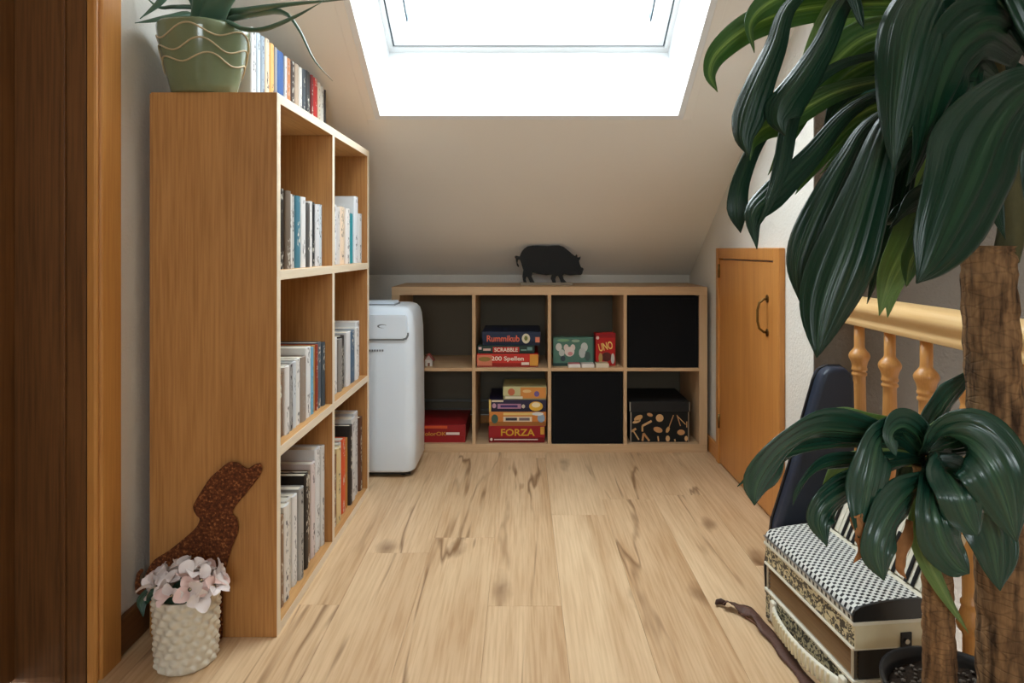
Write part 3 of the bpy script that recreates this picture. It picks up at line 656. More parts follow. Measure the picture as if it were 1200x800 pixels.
# local: x = along the length towards the camera, y = to the right of the keyboard side (room's +x after rotation)
AL, AD = .382, .165
def filigree():
    m, nt, b = newmat('filigree', .35, .4); L = nt.links.new
    tc = N(nt, 'ShaderNodeTexCoord'); mp = N(nt, 'ShaderNodeMapping'); mp.inputs['Scale'].default_value = (75,75,95); L(tc.outputs['Object'], mp.inputs[0])
    nz = N(nt, 'ShaderNodeTexNoise', Scale=1.0, Detail=2.0, Distortion=1.5); L(mp.outputs[0], nz.inputs['Vector'])
    r_ = ramp(nt, [(.48, s2l((46,44,36))), (.54, s2l((206,196,160)))], nz.outputs['Fac']); L(r_.outputs[0], b.inputs['Base Color']); return m
M['filigree'] = filigree()
M['ivory'] = plain('ivory_celluloid', (214,202,168), .35, .4, var=.08, bscale=30)
M['ivory_w'] = plain('white_celluloid', (224,218,200), .35, .4)
def grille():
    m, nt, b = newmat('pierced_grille', .4, .4); L = nt.links.new
    tc = N(nt, 'ShaderNodeTexCoord'); mp = N(nt, 'ShaderNodeMapping'); mp.inputs['Rotation'].default_value = (0,0,R(45)); mp.inputs['Scale'].default_value = (84,84,0); L(tc.outputs['Object'], mp.inputs[0])
    vo = N(nt, 'ShaderNodeTexVoronoi', Scale=1.0); vo.inputs['Randomness'].default_value = 0; vo.distance = 'MANHATTAN'; L(mp.outputs[0], vo.inputs['Vector'])
    r_ = ramp(nt, [(.40, s2l((28,28,30))), (.47, s2l((214,214,208)))], vo.outputs['Distance']); L(r_.outputs[0], b.inputs['Base Color'])
    bp_ = N(nt, 'ShaderNodeBump'); bp_.inputs['Strength'].default_value = .6; bp_.inputs['Distance'].default_value = .003; L(r_.outputs[0], bp_.inputs['Height']); L(bp_.outputs['Normal'], b.inputs['Normal'])
    return m
M['grille'] = grille()
box('bass_box', M['filigree'], (0, AL, 0, AD, .006, .078), ac2, bevel=.003)
for xx in (.03, AL-.03):
    for yy in (.03, AD-.03): MB().lathe([(.009,0),(.010,.007)], 12, (xx, yy, 0)).build('foot', M['black_plastic'], ac2)
box('end_plate', M['ivory'], (AL-.001, AL+.0025, .002, AD-.002, .008, .076), ac2)
box('bass_trim', M['ivory_w'], (-.002, AL+.003, -.003, AD+.002, .076, .082), ac2, bevel=.001, seg=1)
# bellows: folded sheet
bl = MB(); nf = 7
for i in range(nf):
    z0 = .082+i*(.060/nf); z1 = z0+.060/nf; zm = (z0+z1)/2
    ring = lambda ins, z: [bl.bm.verts.new(c) for c in ((ins, ins, z), (AL-ins, ins, z), (AL-ins, AD-ins, z), (ins, AD-ins, z))]
    A, B, C_ = ring(.009, z0), ring(.003, zm), ring(.009, z1)
    for Pq, Q in ((A, B), (B, C_)):
        for k_ in range(4): bl.bm.faces.new((Pq[k_], Pq[(k_+1)%4], Q[(k_+1)%4], Q[k_]))
bl.build('bellows', wood('bellows_card', (150,116,74), (116,84,50), 'x', 2, .6), ac2)
for xx in (.0025, AL-.0125):
    box('bellows_corner', M['steel'], (xx, xx+.010, .0015, .010, .0825, .1415), ac2, bevel=.001, seg=1)
be = MB().box(AL-.006, AL-.001, .012, AD-.004, .083, .141); be.build('bellows_end', plain('dark_cloth', (48,44,40), .8), ac2)
box('treble_trim', M['ivory_w'], (-.002, AL+.002, -.003, AD+.002, .142, .148), ac2, bevel=.001, seg=1)
box('treble_box', M['filigree'], (0, AL, 0, AD, .148, .192), ac2, bevel=.003)
box('end_plate', M['ivory'], (AL-.001, AL+.0025, .002, AD-.002, .146, .194), ac2)
box('treble_trim', M['ivory_w'], (-.003, AL+.004, -.004, AD+.002, .192, .200), ac2, bevel=.002)
# domed grille: cross section in y-z pulled along x
gp = [(-.002,.200),(-.003,.212),(.002,.222),(.012,.229),(.05,.236),(.10,.240),(.145,.240),(.145,.200)]
MB().prism(gp, 0, AL-.003, 'x').build('grille', M['grille'], ac2, bevel=.002, seg=2)
MB().prism([(y*1.0, z) for y, z in gp], AL-.003, AL+.003, 'x').build('grille_end', plain('black_celluloid', (30,30,30), .3, .5, var=.3, bscale=60), ac2)
er = MB().tube([(0,-.0035,.2135),(AL,-.0035,.2135)], .0025, 6); er.build('grille_rim', M['steel'], ac2)
# strip between grille and keys
box('key_sill', M['ivory_w'], (0, AL, .145, .162, .2, .238), ac2, bevel=.002)
# keyboard: keys rise steeply along the right side
k0 = Vector((0, .162, .236)); kd = Vector((0, .055, .125)).normalized(); kn = Vector((0, -kd.z, kd.y))
def K(x, s_, n): q = k0 + kd*s_ + kn*n; return Vector((x, q.y, q.z))
box('key_bed', M['ivory'], (.0, AL, -.02, .145, -.03, -.004), ac2, m=K, bevel=.002)
MB().box(0, AL, .166, .205, .001, .20).build('key_bed_side', M['ivory'], ac2)
nk = 18; kw = AL/nk
for i in range(nk):
    box('white_key', M['ivory_w'], (i*kw+.0007, (i+1)*kw-.0007, .004, .140, -.003, .006), ac2, m=K, bevel=.0012, seg=2)
for i in range(nk-1):
    if i % 7 in (2, 6): continue
    xk = (i+1)*kw; box('black_key', M['black_plastic'], (xk-.0042, xk+.0042, .002, .088, .0058, .0105), ac2, m=K, bevel=.0015, seg=2)
box('clasp', M['black_plastic'], (AL+.0025, AL+.006, .098, .122, .128, .175), ac2, bevel=.003)
MB().prism([(.11+.005*math.cos(a), .158+.005*math.sin(a)) for a in [i*math.pi/6 for i in range(12)]], AL+.006, AL+.009, 'x').build('clasp_stud', M['steel'], ac2)
# bass hand strap: ribbed ivory band bowed out from the long side
sp1 = [Vector((.055+.30*t_, -.004-.026*math.sin(math.pi*t_)**.7, .048)) for t_ in [i/20 for i in range(21)]]
mb = MB()
mb.tube(sp1, .006, 8, flat=3.2)
mb.build('bass_strap', M['ivory_w'], ac2, smooth=True)
for i in range(2, 19):
    q = sp1[i]; MB().box(q.x-.004, q.x+.004, q.y-.0085, q.y-.002, .032, .064).build('strap_rib', M['ivory'], ac2, bevel=.003, seg=2)
for xx in (.045, .345): box('strap_mount', M['ivory_w'], (xx, xx+.02, -.012, 0, .022, .074), ac2, bevel=.004)

# brown leather carrying strap lying on the floor
ls = tag(empty('leather_strap', (.58, 1.7, 0)), 'crumpled brown leather strap lying on the floor beside the accordion', 'strap')
pts = [P2 for P2 in [Vector((.535,1.80,.012)), Vector((.552,1.785,.018)), Vector((.575,1.765,.010)), Vector((.592,1.735,.014)), Vector((.600,1.68,.006)), Vector((.606,1.62,.009)), Vector((.612,1.56,.005)), Vector((.617,1.49,.005)), Vector((.620,1.42,.005)), Vector((.622,1.34,.005))]]
mb = MB(); q = []
for i in range(len(pts)-1):
    for j in range(4): q.append(pts[i].lerp(pts[i+1], j/4))
q.append(pts[-1])
vv = []
for i, p_ in enumerate(q):
    t_ = (q[min(i+1,len(q)-1)]-q[max(i-1,0)]).normalized(); sd = Vector((t_.y, -t_.x, 0)).normalized()
    tw_ = math.sin(i*.55)*.7*max(0, 1-i/22); sd = sd*math.cos(tw_)+Vector((0,0,1))*math.sin(tw_)
    wd = .0145+.003*math.sin(i*.9); up = sd.cross(t_).normalized()
    row = [p_-sd*wd+up*.0012*0, p_-sd*wd*.4+up*.003, p_+sd*wd*.4+up*.002, p_+sd*wd]
    for c_ in row: c_.z = max(c_.z, .0025)
    vv.append([mb.bm.verts.new(c_-Vector((.58,1.7,0))) for c_ in row])
for A, B in zip(vv, vv[1:]):
    for k_ in range(3): mb.bm.faces.new((A[k_], A[k_+1], B[k_+1], B[k_]))
so_ = mb.build('strap', plain('brown_leather', (86,58,48), .55, .35, bump=.3, bscale=150, var=.25), ls, smooth=True)
md = so_.modifiers.new('solid', 'SOLIDIFY'); md.thickness = .002; md.offset = 1
MB().tube([Vector((-.045,.10,.012)), Vector((-.053,.11,.012)), Vector((-.062,.112,.009)), Vector((-.068,.104,.008))], [.006,.008,.007,.003], 8).build('strap_end', plain('worn_leather', (66,46,38), .7, .2, bump=.5, bscale=120), ls, smooth=True)
MB().tube([Vector((-.02,.065,.006)), Vector((-.01,.05,.005)), Vector((.006,.02,.004)), Vector((.014,-.03,.004))], .003, 6).build('thong', plain('tan_leather', (110,76,56), .6), ls, smooth=True)

# ------------------------------------------------------------------ plant with two trunks
def bark(name, light, dark, sz=1.0):
    m, nt, b = newmat(name, .85, .15); L = nt.links.new
    tc = N(nt, 'ShaderNodeTexCoord'); mp = N(nt, 'ShaderNodeMapping'); mp.inputs['Scale'].default_value = (26*sz,26*sz,62*sz); L(tc.outputs['Object'], mp.inputs[0])
    vo = N(nt, 'ShaderNodeTexVoronoi', Scale=1.0); vo.feature = 'DISTANCE_TO_EDGE'; L(mp.outputs[0], vo.inputs['Vector'])
    mp2 = N(nt, 'ShaderNodeMapping'); mp2.inputs['Scale'].default_value = (90,90,14); L(tc.outputs['Object'], mp2.inputs[0])
    nz = N(nt, 'ShaderNodeTexNoise', Scale=1.0, Detail=5.0); L(mp2.outputs[0], nz.inputs['Vector'])
    r1 = ramp(nt, [(.30, s2l(dark)), (.65, s2l(light))], nz.outputs['Fac'])
    r2 = ramp(nt, [(.01, (.42,.42,.42)), (.10, (1,1,1))], vo.outputs['Distance'])
    c_ = mixc(nt, .32, r1.outputs[0], r2.outputs[0], 'MULTIPLY'); L(c_, b.inputs['Base Color'])
    bp_ = N(nt, 'ShaderNodeBump'); bp_.inputs['Strength'].default_value = .9; bp_.inputs['Distance'].default_value = .006; h_ = mixc(nt, .75, r2.outputs[0], nz.outputs['Color']); L(h_, bp_.inputs['Height']); L(bp_.outputs['Normal'], b.inputs['Normal'])
    return m
def leafmat(name, base, stripe, sfac, rough=.32, trans=.12, spec=.5):
    m, nt, b = newmat(name, rough, spec); L = nt.links.new
    uv = N(nt, 'ShaderNodeUVMap'); sx = N(nt, 'ShaderNodeSeparateXYZ'); L(uv.outputs[0], sx.inputs[0])
    oi = N(nt, 'ShaderNodeObjectInfo')
    mp = N(nt, 'ShaderNodeMapping'); mp.inputs['Scale'].default_value = (17, .8, 1); L(uv.outputs[0], mp.inputs[0])
    nz = N(nt, 'ShaderNodeTexNoise', Scale=1.0, Detail=3.0); L(mp.outputs[0], nz.inputs['Vector'])
    mid = ramp(nt, [(.30, (0,0,0)), (.44, (1,1,1)), (.56, (1,1,1)), (.70, (0,0,0))], sx.outputs[0])
    f_ = mixc(nt, 1.0, mid.outputs[0], ramp(nt, [(.40, (.1,.1,.1)), (.6, (1,1,1))], nz.outputs['Fac']).outputs[0], 'MULTIPLY')
    f2 = mixc(nt, 1.0, f_, (sfac,sfac,sfac,1), 'MULTIPLY')
    cb = s2l(base)
    c0 = mixc(nt, nz.outputs['Fac'], tuple(x*.6 for x in cb[:3])+(1,), tuple(x*1.3 for x in cb[:3])+(1,))
    c_ = mixc(nt, f2, c0, s2l(stripe))
    L(c_, b.inputs['Base Color'])
    bp_ = N(nt, 'ShaderNodeBump'); bp_.inputs['Strength'].default_value = .5; bp_.inputs['Distance'].default_value = .005; L(nz.outputs['Fac'], bp_.inputs['Height']); L(bp_.outputs['Normal'], b.inputs['Normal'])
    tl = N(nt, 'ShaderNodeBsdfTranslucent'); L(mixc(nt, .5, c_, s2l(stripe)), tl.inputs[0])
    mx_ = N(nt, 'ShaderNodeMixShader'); mx_.inputs[0].default_value = trans; L(b.outputs[0], mx_.inputs[1]); L(tl.outputs[0], mx_.inputs[2])
    L(mx_.outputs[0], nt.nodes['Material Output'].inputs[0])
    return m
M['leaf'] = leafmat('leaf_dark_green', (20,51,35), (60,96,54), .22, .3, .08, .38)
M['leaf_g'] = leafmat('leaf_striped_green', (60,98,50), (156,178,96), .9, trans=.35)
M['leaf_p'] = leafmat('leaf_pale_green', (128,158,96), (176,194,128), .7, .45, trans=.4)
M['leaf_low'] = leafmat('leaf_blue_green', (30,70,55), (84,128,86), .3, .26, .1, .7)
M['leaf_dead'] = plain('withered_leaf', (160,112,72), .8, .1, bump=.4, bscale=80, var=.3)

def catmull(pts, n):
    pts = [pts[0]*2-pts[1]] + pts + [pts[-1]*2-pts[-2]]; out_ = []; seg = len(pts)-3
    for i in range(n+1):
        u = i/n*seg; k_ = min(int(u), seg-1); t_ = u-k_; a, b_, c_, d_ = pts[k_:k_+4]
        out_.append(.5*((2*b_)+(c_-a)*t_+(2*a-5*b_+4*c_-d_)*t_*t_+(3*b_-a-3*c_+d_)*t_**3))
    return out_
lr = random.Random(5)
def leaf(parent, pts, hw, mat, roll=(0,0), fold=.25, ruffle=.2, base=.3, peak=.45, n=34, name='leaf', tip=1.5, hang=False):
    """pts: world points along the midrib; hw: half width in metres; roll: degrees about the midrib at base and tip (0 = blade square to the depth axis)"""
    c_ = catmull([Vector(p) for p in pts], n); org = parent.matrix_world.translation if False else Vector(parent.location)
    mb = MB(); uvl = mb.bm.loops.layers.uv.new('UVMap'); rows = []; uvs = {}
    ph = lr.random()*6.28; A = [(-1+2*q_/18) for q_ in range(19)]; rib = 5+lr.randint(0,2)
    for i, p in enumerate(c_):
        t_ = i/n; tg = (c_[min(i+1,n)]-c_[max(i-1,0)]).normalized()
        s0 = tg.cross(Vector((0,1,0)))
        s0 = s0.normalized() if s0.length > .05 else Vector((1,0,0))
        n0 = s0.cross(tg).normalized(); ro = R(roll[0]+(roll[1]-roll[0])*t_)
        sd = s0*math.cos(ro)+n0*math.sin(ro); nn = sd.cross(tg).normalized()
        if t_ < peak and hang: q_ = t_/peak; w_ = base+(1-base)*q_**2.2*(3-2*q_)**.8
        elif t_ < peak: w_ = base+(1-base)*math.sin(t_/peak*math.pi/2)
        else: w_ = max(.012, 1-((t_-peak)/(1-peak))**tip)
        w_ *= hw; row = []
        for a in A:
            z_off = abs(a)**1.15*fold*w_ + ruffle*w_*a*abs(a)*math.sin(t_*13+ph+(1.7 if a > 0 else 0)) + .06*w_*math.cos(rib*math.pi*a+ph+1.2*math.sin(t_*3+ph))*min(1, t_*4)*(1-abs(a)**6)
            v = mb.bm.verts.new(p+sd*a*w_+nn*z_off-org); uvs[v] = ((a+1)/2, t_); row.append(v)
        rows.append(row)
    for r0, r1 in zip(rows, rows[1:]):
        for k_ in range(len(A)-1):
            f_ = mb.bm.faces.new((r0[k_], r0[k_+1], r1[k_+1], r1[k_]))
            for lp in f_.loops: lp[uvl].uv = uvs[lp.vert]
    o = mb.build(name, mat, parent, smooth=True)
    md = o.modifiers.new('solid', 'SOLIDIFY'); md.thickness = .0009; md.offset = 0
    return o

pl = tag(empty('potted_dracaena', (.750, 1.17, 0)), 'tall dracaena with drooping leaves and two trunks in a black pot', 'potted plant')
po = Vector(pl.location)
MB().lathe([(.083,0),(.088,.004),(.114,.18),(.122,.182),(.123,.195),(.117,.195),(.110,.18),(.108,.15),(.02,.15)], 40).build('pot', M['black_plastic'], pl, smooth=True)
mb = MB(); mb.lathe([(.001,.176)]+[(r_, .172) for r_ in (.02,.04,.06,.08,.1,.1095)], 36, caps=False)
for v in mb.bm.verts: v.co.z += .006*mnoise.noise(v.co*60)
mb.build('soil', M['soil'], pl, smooth=True)
peb = MB(); prn = random.Random(2)
for i in range(220):
    a = prn.random()*6.28; r_ = .104*math.sqrt(prn.random()); s_ = prn.uniform(.002,.0045)
    x_0, y_0 = r_*math.cos(a), r_*math.sin(a); v0 = len(peb.bm.verts)
    res = bmesh.ops.create_icosphere(peb.bm, subdivisions=1, radius=s_, matrix=Matrix.Translation((x_0, y_0, .176)) @ Matrix.Diagonal((1,prn.uniform(.7,1.3),.7,1)))
pb = peb.build('soil_pebbles', plain('pebbles', (96,88,80), .9, .1, var=.4, bscale=90), pl); pb['kind'] = 'stuff'
# thick trunk
def trunk(name, pts, rad, mat, seed, n=28, rough=.08):
    c_ = catmull([Vector(p)-po for p in pts], 70); N_ = len(c_)
    rr_ = [rad[0]+(rad[1]-rad[0])*i/(N_-1) for i in range(N_)]
    def rf(r_, k_, an):
        q = Vector((math.cos(an)*2.2, math.sin(an)*2.2, k_*.22+seed))
        return r_*(1+rough*mnoise.noise(q)+.05*mnoise.noise(q*3.1)+.025*math.sin(k_*1.55+mnoise.noise(q)*2))
    return MB().tube(c_, rr_, n, rfun=rf).build(name, mat, pl, smooth=True)
M['bark'] = bark('trunk_bark', (148,114,80), (56,41,30)); M['bark2'] = bark('thin_trunk_bark', (152,116,80), (74,54,38), 1.6)
trunk('trunk', [P(1183,800,1.13)+Vector((0,0,-.045)), P(1180,700,1.13), P(1172,560,1.13), P(1164,430,1.13), P(1158,310,1.13), P(1158,288,1.13)], (.046,.0375), M['bark'], 3)
trunk('trunk', [P(1101,800,1.13)+Vector((0,0,-.045)), P(1100,730,1.13), P(1097,660,1.135), P(1090,590,1.14), P(1084,545,1.145)], (.026,.019), M['bark2'], 9, n=18, rough=.05)
M['stem'] = plain('green_brown_stem', (78,76,50), .7, .2, bump=.4, bscale=70, var=.3)
# shoots carrying the upper crown
CR = P(1165, 95, 1.10); CL = P(1085, 535, 1.145)
MB().tube([c_-po for c_ in catmull([P(1178,305,1.13), P(1186,262,1.12), P(1180,200,1.11), P(1165,95,1.10), P(1160,60,1.10)], 16)], [.020]*6+[.017]*11, 12).build('shoot', M['stem'], pl, smooth=True)
MB().tube([c_-po for c_ in catmull([P(1140,300,1.15), P(1136,270,1.16), P(1142,190,1.17), P(1150,110,1.17)], 12)], .013, 10).build('shoot', M['stem'], pl, smooth=True)

def LP(*a): return [P(x, y, Y) for x, y, Y in a]
def L_(pts, wpx, mat, **kw):
    Y = pts[len(pts)//2][2]; leaf(pl, LP(*pts), wpx/2/800*Y, M[mat], **kw)
# upper crown, leaf by leaf: (column, row, depth) along the midrib and width
L_([(1140,25,1.12),(1060,5,1.14),(960,8,1.16),(890,26,1.17),(845,58,1.17),(832,85,1.16),(841,108,1.15)], 36, 'leaf_g', roll=(35,-10), fold=.2)
L_([(1150,20,1.1),(1060,-20,1.1),(960,-22,1.1),(905,2,1.1),(880,28,1.1),(884,62,1.09)], 34, 'leaf_g', roll=(30,20))
L_([(1150,40,1.1),(1060,-30,1.08),(975,-28,1.06),(926,4,1.05),(908,52,1.04),(889,94,1.03),(875,130,1.03),(870,160,1.03),(878,184,1.03)], 40, 'leaf', roll=(-10,-36), fold=.85, peak=.76, ruffle=.12, base=.12, hang=True, tip=1.3)
L_([(1150,40,1.08),(1090,-15,1.06),(1025,-25,1.04),(991,0,1.03),(966,48,1.02),(940,88,1.01),(918,118,1.0),(911,140,1.0),(920,159,1.0)], 44, 'leaf', roll=(-10,-36), fold=.85, peak=.76, ruffle=.12, base=.12, hang=True, tip=1.3)
L_([(1150,70,1.14),(1080,35,1.18),(1020,42,1.2),(980,72,1.21),(948,112,1.21),(925,160,1.21),(900,205,1.2)], 46, 'leaf_g', roll=(0,15), fold=.25)
L_([(1150,80,1.15),(1060,62,1.22),(1000,82,1.25),(955,118,1.26),(905,145,1.26),(885,160,1.25),(878,187,1.24)], 36, 'leaf_g', roll=(0,30))
L_([(1140,50,1.15),(1050,0,1.24),(1000,30,1.28),(960,70,1.29),(935,120,1.29),(925,140,1.29)], 34, 'leaf_p', roll=(0,10))
L_([(1140,90,1.1),(1060,100,1.1),(1000,128,1.09),(952,182,1.08),(908,226,1.07),(884,252,1.06),(887,292,1.05)], 32, 'leaf', roll=(0,-20), fold=.6, peak=.66, ruffle=.15, base=.2, hang=True)
L_([(1100,60,1.1),(1000,70,1.1),(945,105,1.09),(925,145,1.08),(915,195,1.07),(900,238,1.06),(886,270,1.05)], 20, 'leaf', roll=(0,-50), fold=.4, peak=.6, base=.2)
L_([(1140,80,1.1),(1040,60,1.15),(960,90,1.18),(900,150,1.18),(873,200,1.17),(864,240,1.16),(868,273,1.16)], 24, 'leaf', roll=(20,-20), peak=.84, base=.1, hang=True)
L_([(1140,100,1.14),(1080,110,1.2),(1020,128,1.22),(985,152,1.23),(958,188,1.23),(932,228,1.22)], 40, 'leaf_g', roll=(0,-10))
L_([(1140,90,1.14),(1070,60,1.24),(1015,80,1.28),(985,120,1.29),(962,165,1.28)], 42, 'leaf', roll=(0,0))
L_([(1140,100,1.1),(1080,112,1.07),(1022,142,1.05),(994,184,1.04),(970,228,1.03),(950,270,1.03),(937,312,1.03),(937,353,1.03)], 46, 'leaf', roll=(-10,-36), fold=.8, peak=.74, ruffle=.12, base=.12, hang=True, tip=1.8)
L_([(1150,90,1.06),(1090,95,1.0),(1046,138,.97),(1020,215,.96),(995,292,.95),(971,358,.95),(957,419,.95)], 72, 'leaf', roll=(-40,-8), fold=.6, peak=.70, ruffle=.08, base=.12, hang=True, tip=2.2)
L_([(1165,60,1.05),(1140,-5,.98),(1102,-20,.94),(1078,6,.92),(1064,46,.91),(1055,100,.91),(1049,152,.91),(1047,201,.91)], 72, 'leaf', roll=(-20,-34), fold=.75, peak=.5, ruffle=.06, base=.35, tip=1.6)
L_([(1200,60,1.04),(1165,32,.98),(1128,52,.95),(1106,95,.94),(1092,140,.94),(1077,185,.94),(1062,218,.94)], 104, 'leaf', roll=(15,45), fold=.1, peak=.42, ruffle=.09, base=.45)
L_([(1240,108,1.0),(1206,106,.95),(1168,150,.91),(1142,212,.90),(1118,262,.895),(1096,304,.89),(1074,332,.89)], 126, 'leaf', roll=(5,12), fold=.2, peak=.42, ruffle=.09, base=.35, hang=True, tip=1.7)
L_([(1150,110,1.14),(1100,130,1.16),(1068,190,1.17),(1050,260,1.17),(1032,310,1.17),(1016,356,1.17)], 34, 'leaf', roll=(0,20), peak=.6)
L_([(1150,120,1.15),(1110,150,1.2),(1085,210,1.22),(1068,270,1.22),(1050,320,1.22),(1040,372,1.21)], 46, 'leaf_p', roll=(0,-15), peak=.6)
L_([(1160,130,1.13),(1120,160,1.12),(1098,220,1.12),(1082,270,1.12),(1068,300,1.12),(1064,334,1.12)], 40, 'leaf_g', roll=(10,-25), peak=.6)
L_([(1150,140,1.14),(1110,210,1.14),(1080,240,1.13),(1050,255,1.12),(1035,262,1.11)], 34, 'leaf', roll=(20,30))
L_([(1150,110,1.12),(1090,140,1.1),(1045,190,1.09),(1030,235,1.08),(1035,262,1.08)], 36, 'leaf', roll=(0,30))
L_([(1165,60,1.15),(1150,20,1.2),(1130,-10,1.22),(1100,-30,1.25)], 40, 'leaf_p', roll=(0,0))
L_([(1165,70,1.12),(1145,20,1.18),(1120,25,1.22),(1085,60,1.24),(1070,95,1.24)], 34, 'leaf_p', roll=(0,20))
L_([(1165,60,1.06),(1180,0,1.0),(1205,-20,.97),(1235,40,.95),(1250,120,.95)], 90, 'leaf', roll=(20,0), fold=.2)
L_([(1170,90,1.10),(1190,30,1.1),(1215,20,1.1),(1240,80,1.1),(1250,170,1.1)], 70, 'leaf', roll=(10,0))
L_([(1175,110,1.12),(1195,120,1.16),(1215,170,1.18),(1220,230,1.18),(1212,290,1.17)], 52, 'leaf', roll=(0,10))
L_([(1160,80,1.15),(1120,70,1.2),(1110,110,1.24),(1115,180,1.25),(1120,240,1.25)], 46, 'leaf', roll=(0,10))
L_([(1165,50,1.1),(1160,-10,1.1),(1180,-60,1.1),(1230,-90,1.12)], 44, 'leaf', roll=(0,30))
L_([(1165,50,1.08),(1130,10,1.05),(1060,-50,1.02),(1000,-40,1.0),(1006,10,1.0),(1012,34,1.0)], 30, 'leaf', roll=(20,20), peak=.6)
L_([(1170,90,1.08),(1150,75,1.06),(1140,110,1.05),(1150,170,1.05),(1165,230,1.05),(1178,280,1.05)], 60, 'leaf', roll=(0,15))
L_([(1170,90,1.1),(1190,95,1.12),(1200,150,1.13),(1196,215,1.13),(1186,270,1.13)], 54, 'leaf', roll=(10,-10))
L_([(1165,70,1.1),(1130,35,1.12),(1105,45,1.14),(1095,85,1.15),(1100,130,1.15)], 40, 'leaf_g', roll=(0,15))
L_([(1168,70,1.07),(1175,20,1.03),(1195,5,1.0),(1215,50,.99),(1222,110,.98)], 60, 'leaf', roll=(10,-15))
L_([(1165,60,1.1),(1140,20,1.12),(1128,-15,1.13),(1120,-60,1.14)], 34, 'leaf_p', roll=(0,10))
L_([(1050,90,1.18),(980,108,1.16),(925,138,1.14),(897,150,1.13),(882,166,1.12),(879,188,1.12)], 32, 'leaf_g', roll=(0,10))
L_([(1120,180,1.14),(1085,235,1.12),(1068,280,1.1),(1046,322,1.1),(1030,370,1.1)], 44, 'leaf_p', roll=(0,-10), peak=.55)
L_([(1130,200,1.1),(1100,245,1.07),(1086,280,1.06),(1070,305,1.06),(1062,336,1.06)], 36, 'leaf_g', roll=(10,-20), peak=.55)
L_([(1060,-20,1.15),(1000,-5,1.15),(962,36,1.14),(934,96,1.13)], 28, 'leaf_p', roll=(0,10))
L_([(1100,140,1.09),(1065,150,1.08),(1030,145,1.08),(1000,165,1.08),(960,205,1.08)], 26, 'leaf_g', roll=(10,20))
L_([(1140,200,1.12),(1100,222,1.1),(1070,240,1.09),(1042,268,1.08)], 36, 'leaf', roll=(30,30))
# lower crown
def L2(pts, wpx, mat='leaf_low', **kw): L_(pts, wpx, mat, **kw)
L2([(1082,530,1.145),(1050,512,1.12),(1010,508,1.10),(960,506,1.08),(920,526,1.06),(893,562,1.05),(884,592,1.05)], 62, roll=(62,20), fold=.2, peak=.55, tip=3)
L2([(1082,532,1.145),(1040,520,1.14),(985,522,1.13),(930,530,1.12),(895,548,1.11),(864,570,1.10)], 40, roll=(55,35), peak=.55)
L2([(1082,540,1.145),(1040,536,1.13),(1000,540,1.12),(962,548,1.11),(938,570,1.10),(929,592,1.10)], 30, roll=(50,30))
L2([(1082,525,1.145),(1050,505,1.16),(1020,492,1.17),(990,484,1.18),(965,479,1.18)], 26, 'leaf_p', roll=(60,40))
L2([(1082,530,1.145),(1040,510,1.2),(1000,500,1.23),(975,510,1.24),(960,520,1.24)], 30, 'leaf_p', roll=(50,20))
L2([(1082,535,1.145),(1058,508,1.10),(1032,515,1.06),(1022,555,1.04),(1014,595,1.035),(1006,630,1.03)], 52, roll=(30,0), fold=.2, peak=.5, tip=3)
L2([(1082,540,1.145),(1040,550,1.12),(1000,572,1.09),(972,592,1.08),(962,612,1.075),(969,640,1.07)], 46, roll=(40,-10), fold=.25, peak=.6)
L2([(1082,545,1.145),(1080,565,1.09),(1062,582,1.05),(1042,610,1.03),(1030,645,1.02),(1036,680,1.02)], 52, roll=(20,0), fold=.22, peak=.55, tip=3)
L2([(1084,530,1.145),(1075,510,1.10),(1058,500,1.07),(1045,510,1.05),(1050,535,1.04)], 42, roll=(40,0), fold=.3)
L2([(1084,530,1.145),(1105,512,1.08),(1135,515,1.04),(1162,540,1.01),(1180,580,1.0),(1192,635,1.0)], 84, roll=(-35,0), fold=.18, peak=.55, tip=2.6)
L2([(1086,545,1.145),(1092,570,1.07),(1096,600,1.03),(1106,635,1.02),(1122,660,1.02),(1136,672,1.02)], 52, roll=(10,0), fold=.2, tip=3)
L2([(1086,545,1.145),(1108,552,1.06),(1124,575,1.02),(1136,605,1.01),(1146,628,1.01)], 52, roll=(-20,0), fold=.3, tip=4)
L2([(1086,525,1.145),(1092,496,1.17),(1108,470,1.19),(1125,450,1.2),(1150,425,1.2)], 32, roll=(0,0))
L2([(1086,528,1.145),(1098,508,1.15),(1112,495,1.15),(1130,482,1.15)], 22, 'leaf_p', roll=(0,10))
L2([(1082,540,1.145),(1040,540,1.18),(1000,550,1.2),(975,572,1.2),(962,598,1.2)], 40, 'leaf_p', roll=(20,0))
L2([(1088,545,1.145),(1120,560,1.08),(1150,590,1.06),(1168,640,1.05),(1172,692,1.05)], 66, roll=(-20,0), fold=.2, tip=3)
L2([(1086,560,1.145),(1080,600,1.11),(1082,640,1.09),(1105,690,1.085),(1135,742,1.085)], 26, 'leaf_p', roll=(30,0), fold=.5)
L2([(1086,530,1.145),(1120,522,1.16),(1160,515,1.17),(1195,540,1.17),(1215,600,1.16)], 50, roll=(-40,0))
L2([(1086,530,1.145),(1100,520,1.2),(1085,500,1.26),(1060,492,1.32),(1030,500,1.36)], 36, roll=(50,30))
L2([(1086,540,1.145),(1110,545,1.16),(1130,570,1.18),(1142,620,1.19)], 40, roll=(0,0))
L2([(1086,535,1.145),(1075,545,1.17),(1062,570,1.19),(1050,600,1.2)], 36, roll=(0,0))
leaf(pl, LP((1004,604,1.032),(1012,622,1.028),(1014,642,1.03),(1000,660,1.04)), .013, M['leaf_dead'], fold=.5, ruffle=.4, base=.7, name='withered_tip')
leaf(pl, LP((1068,610,1.08),(1062,640,1.07),(1056,664,1.07),(1062,678,1.08)), .010, M['leaf_dead'], fold=.5, ruffle=.4, base=.7, name='withered_tip')

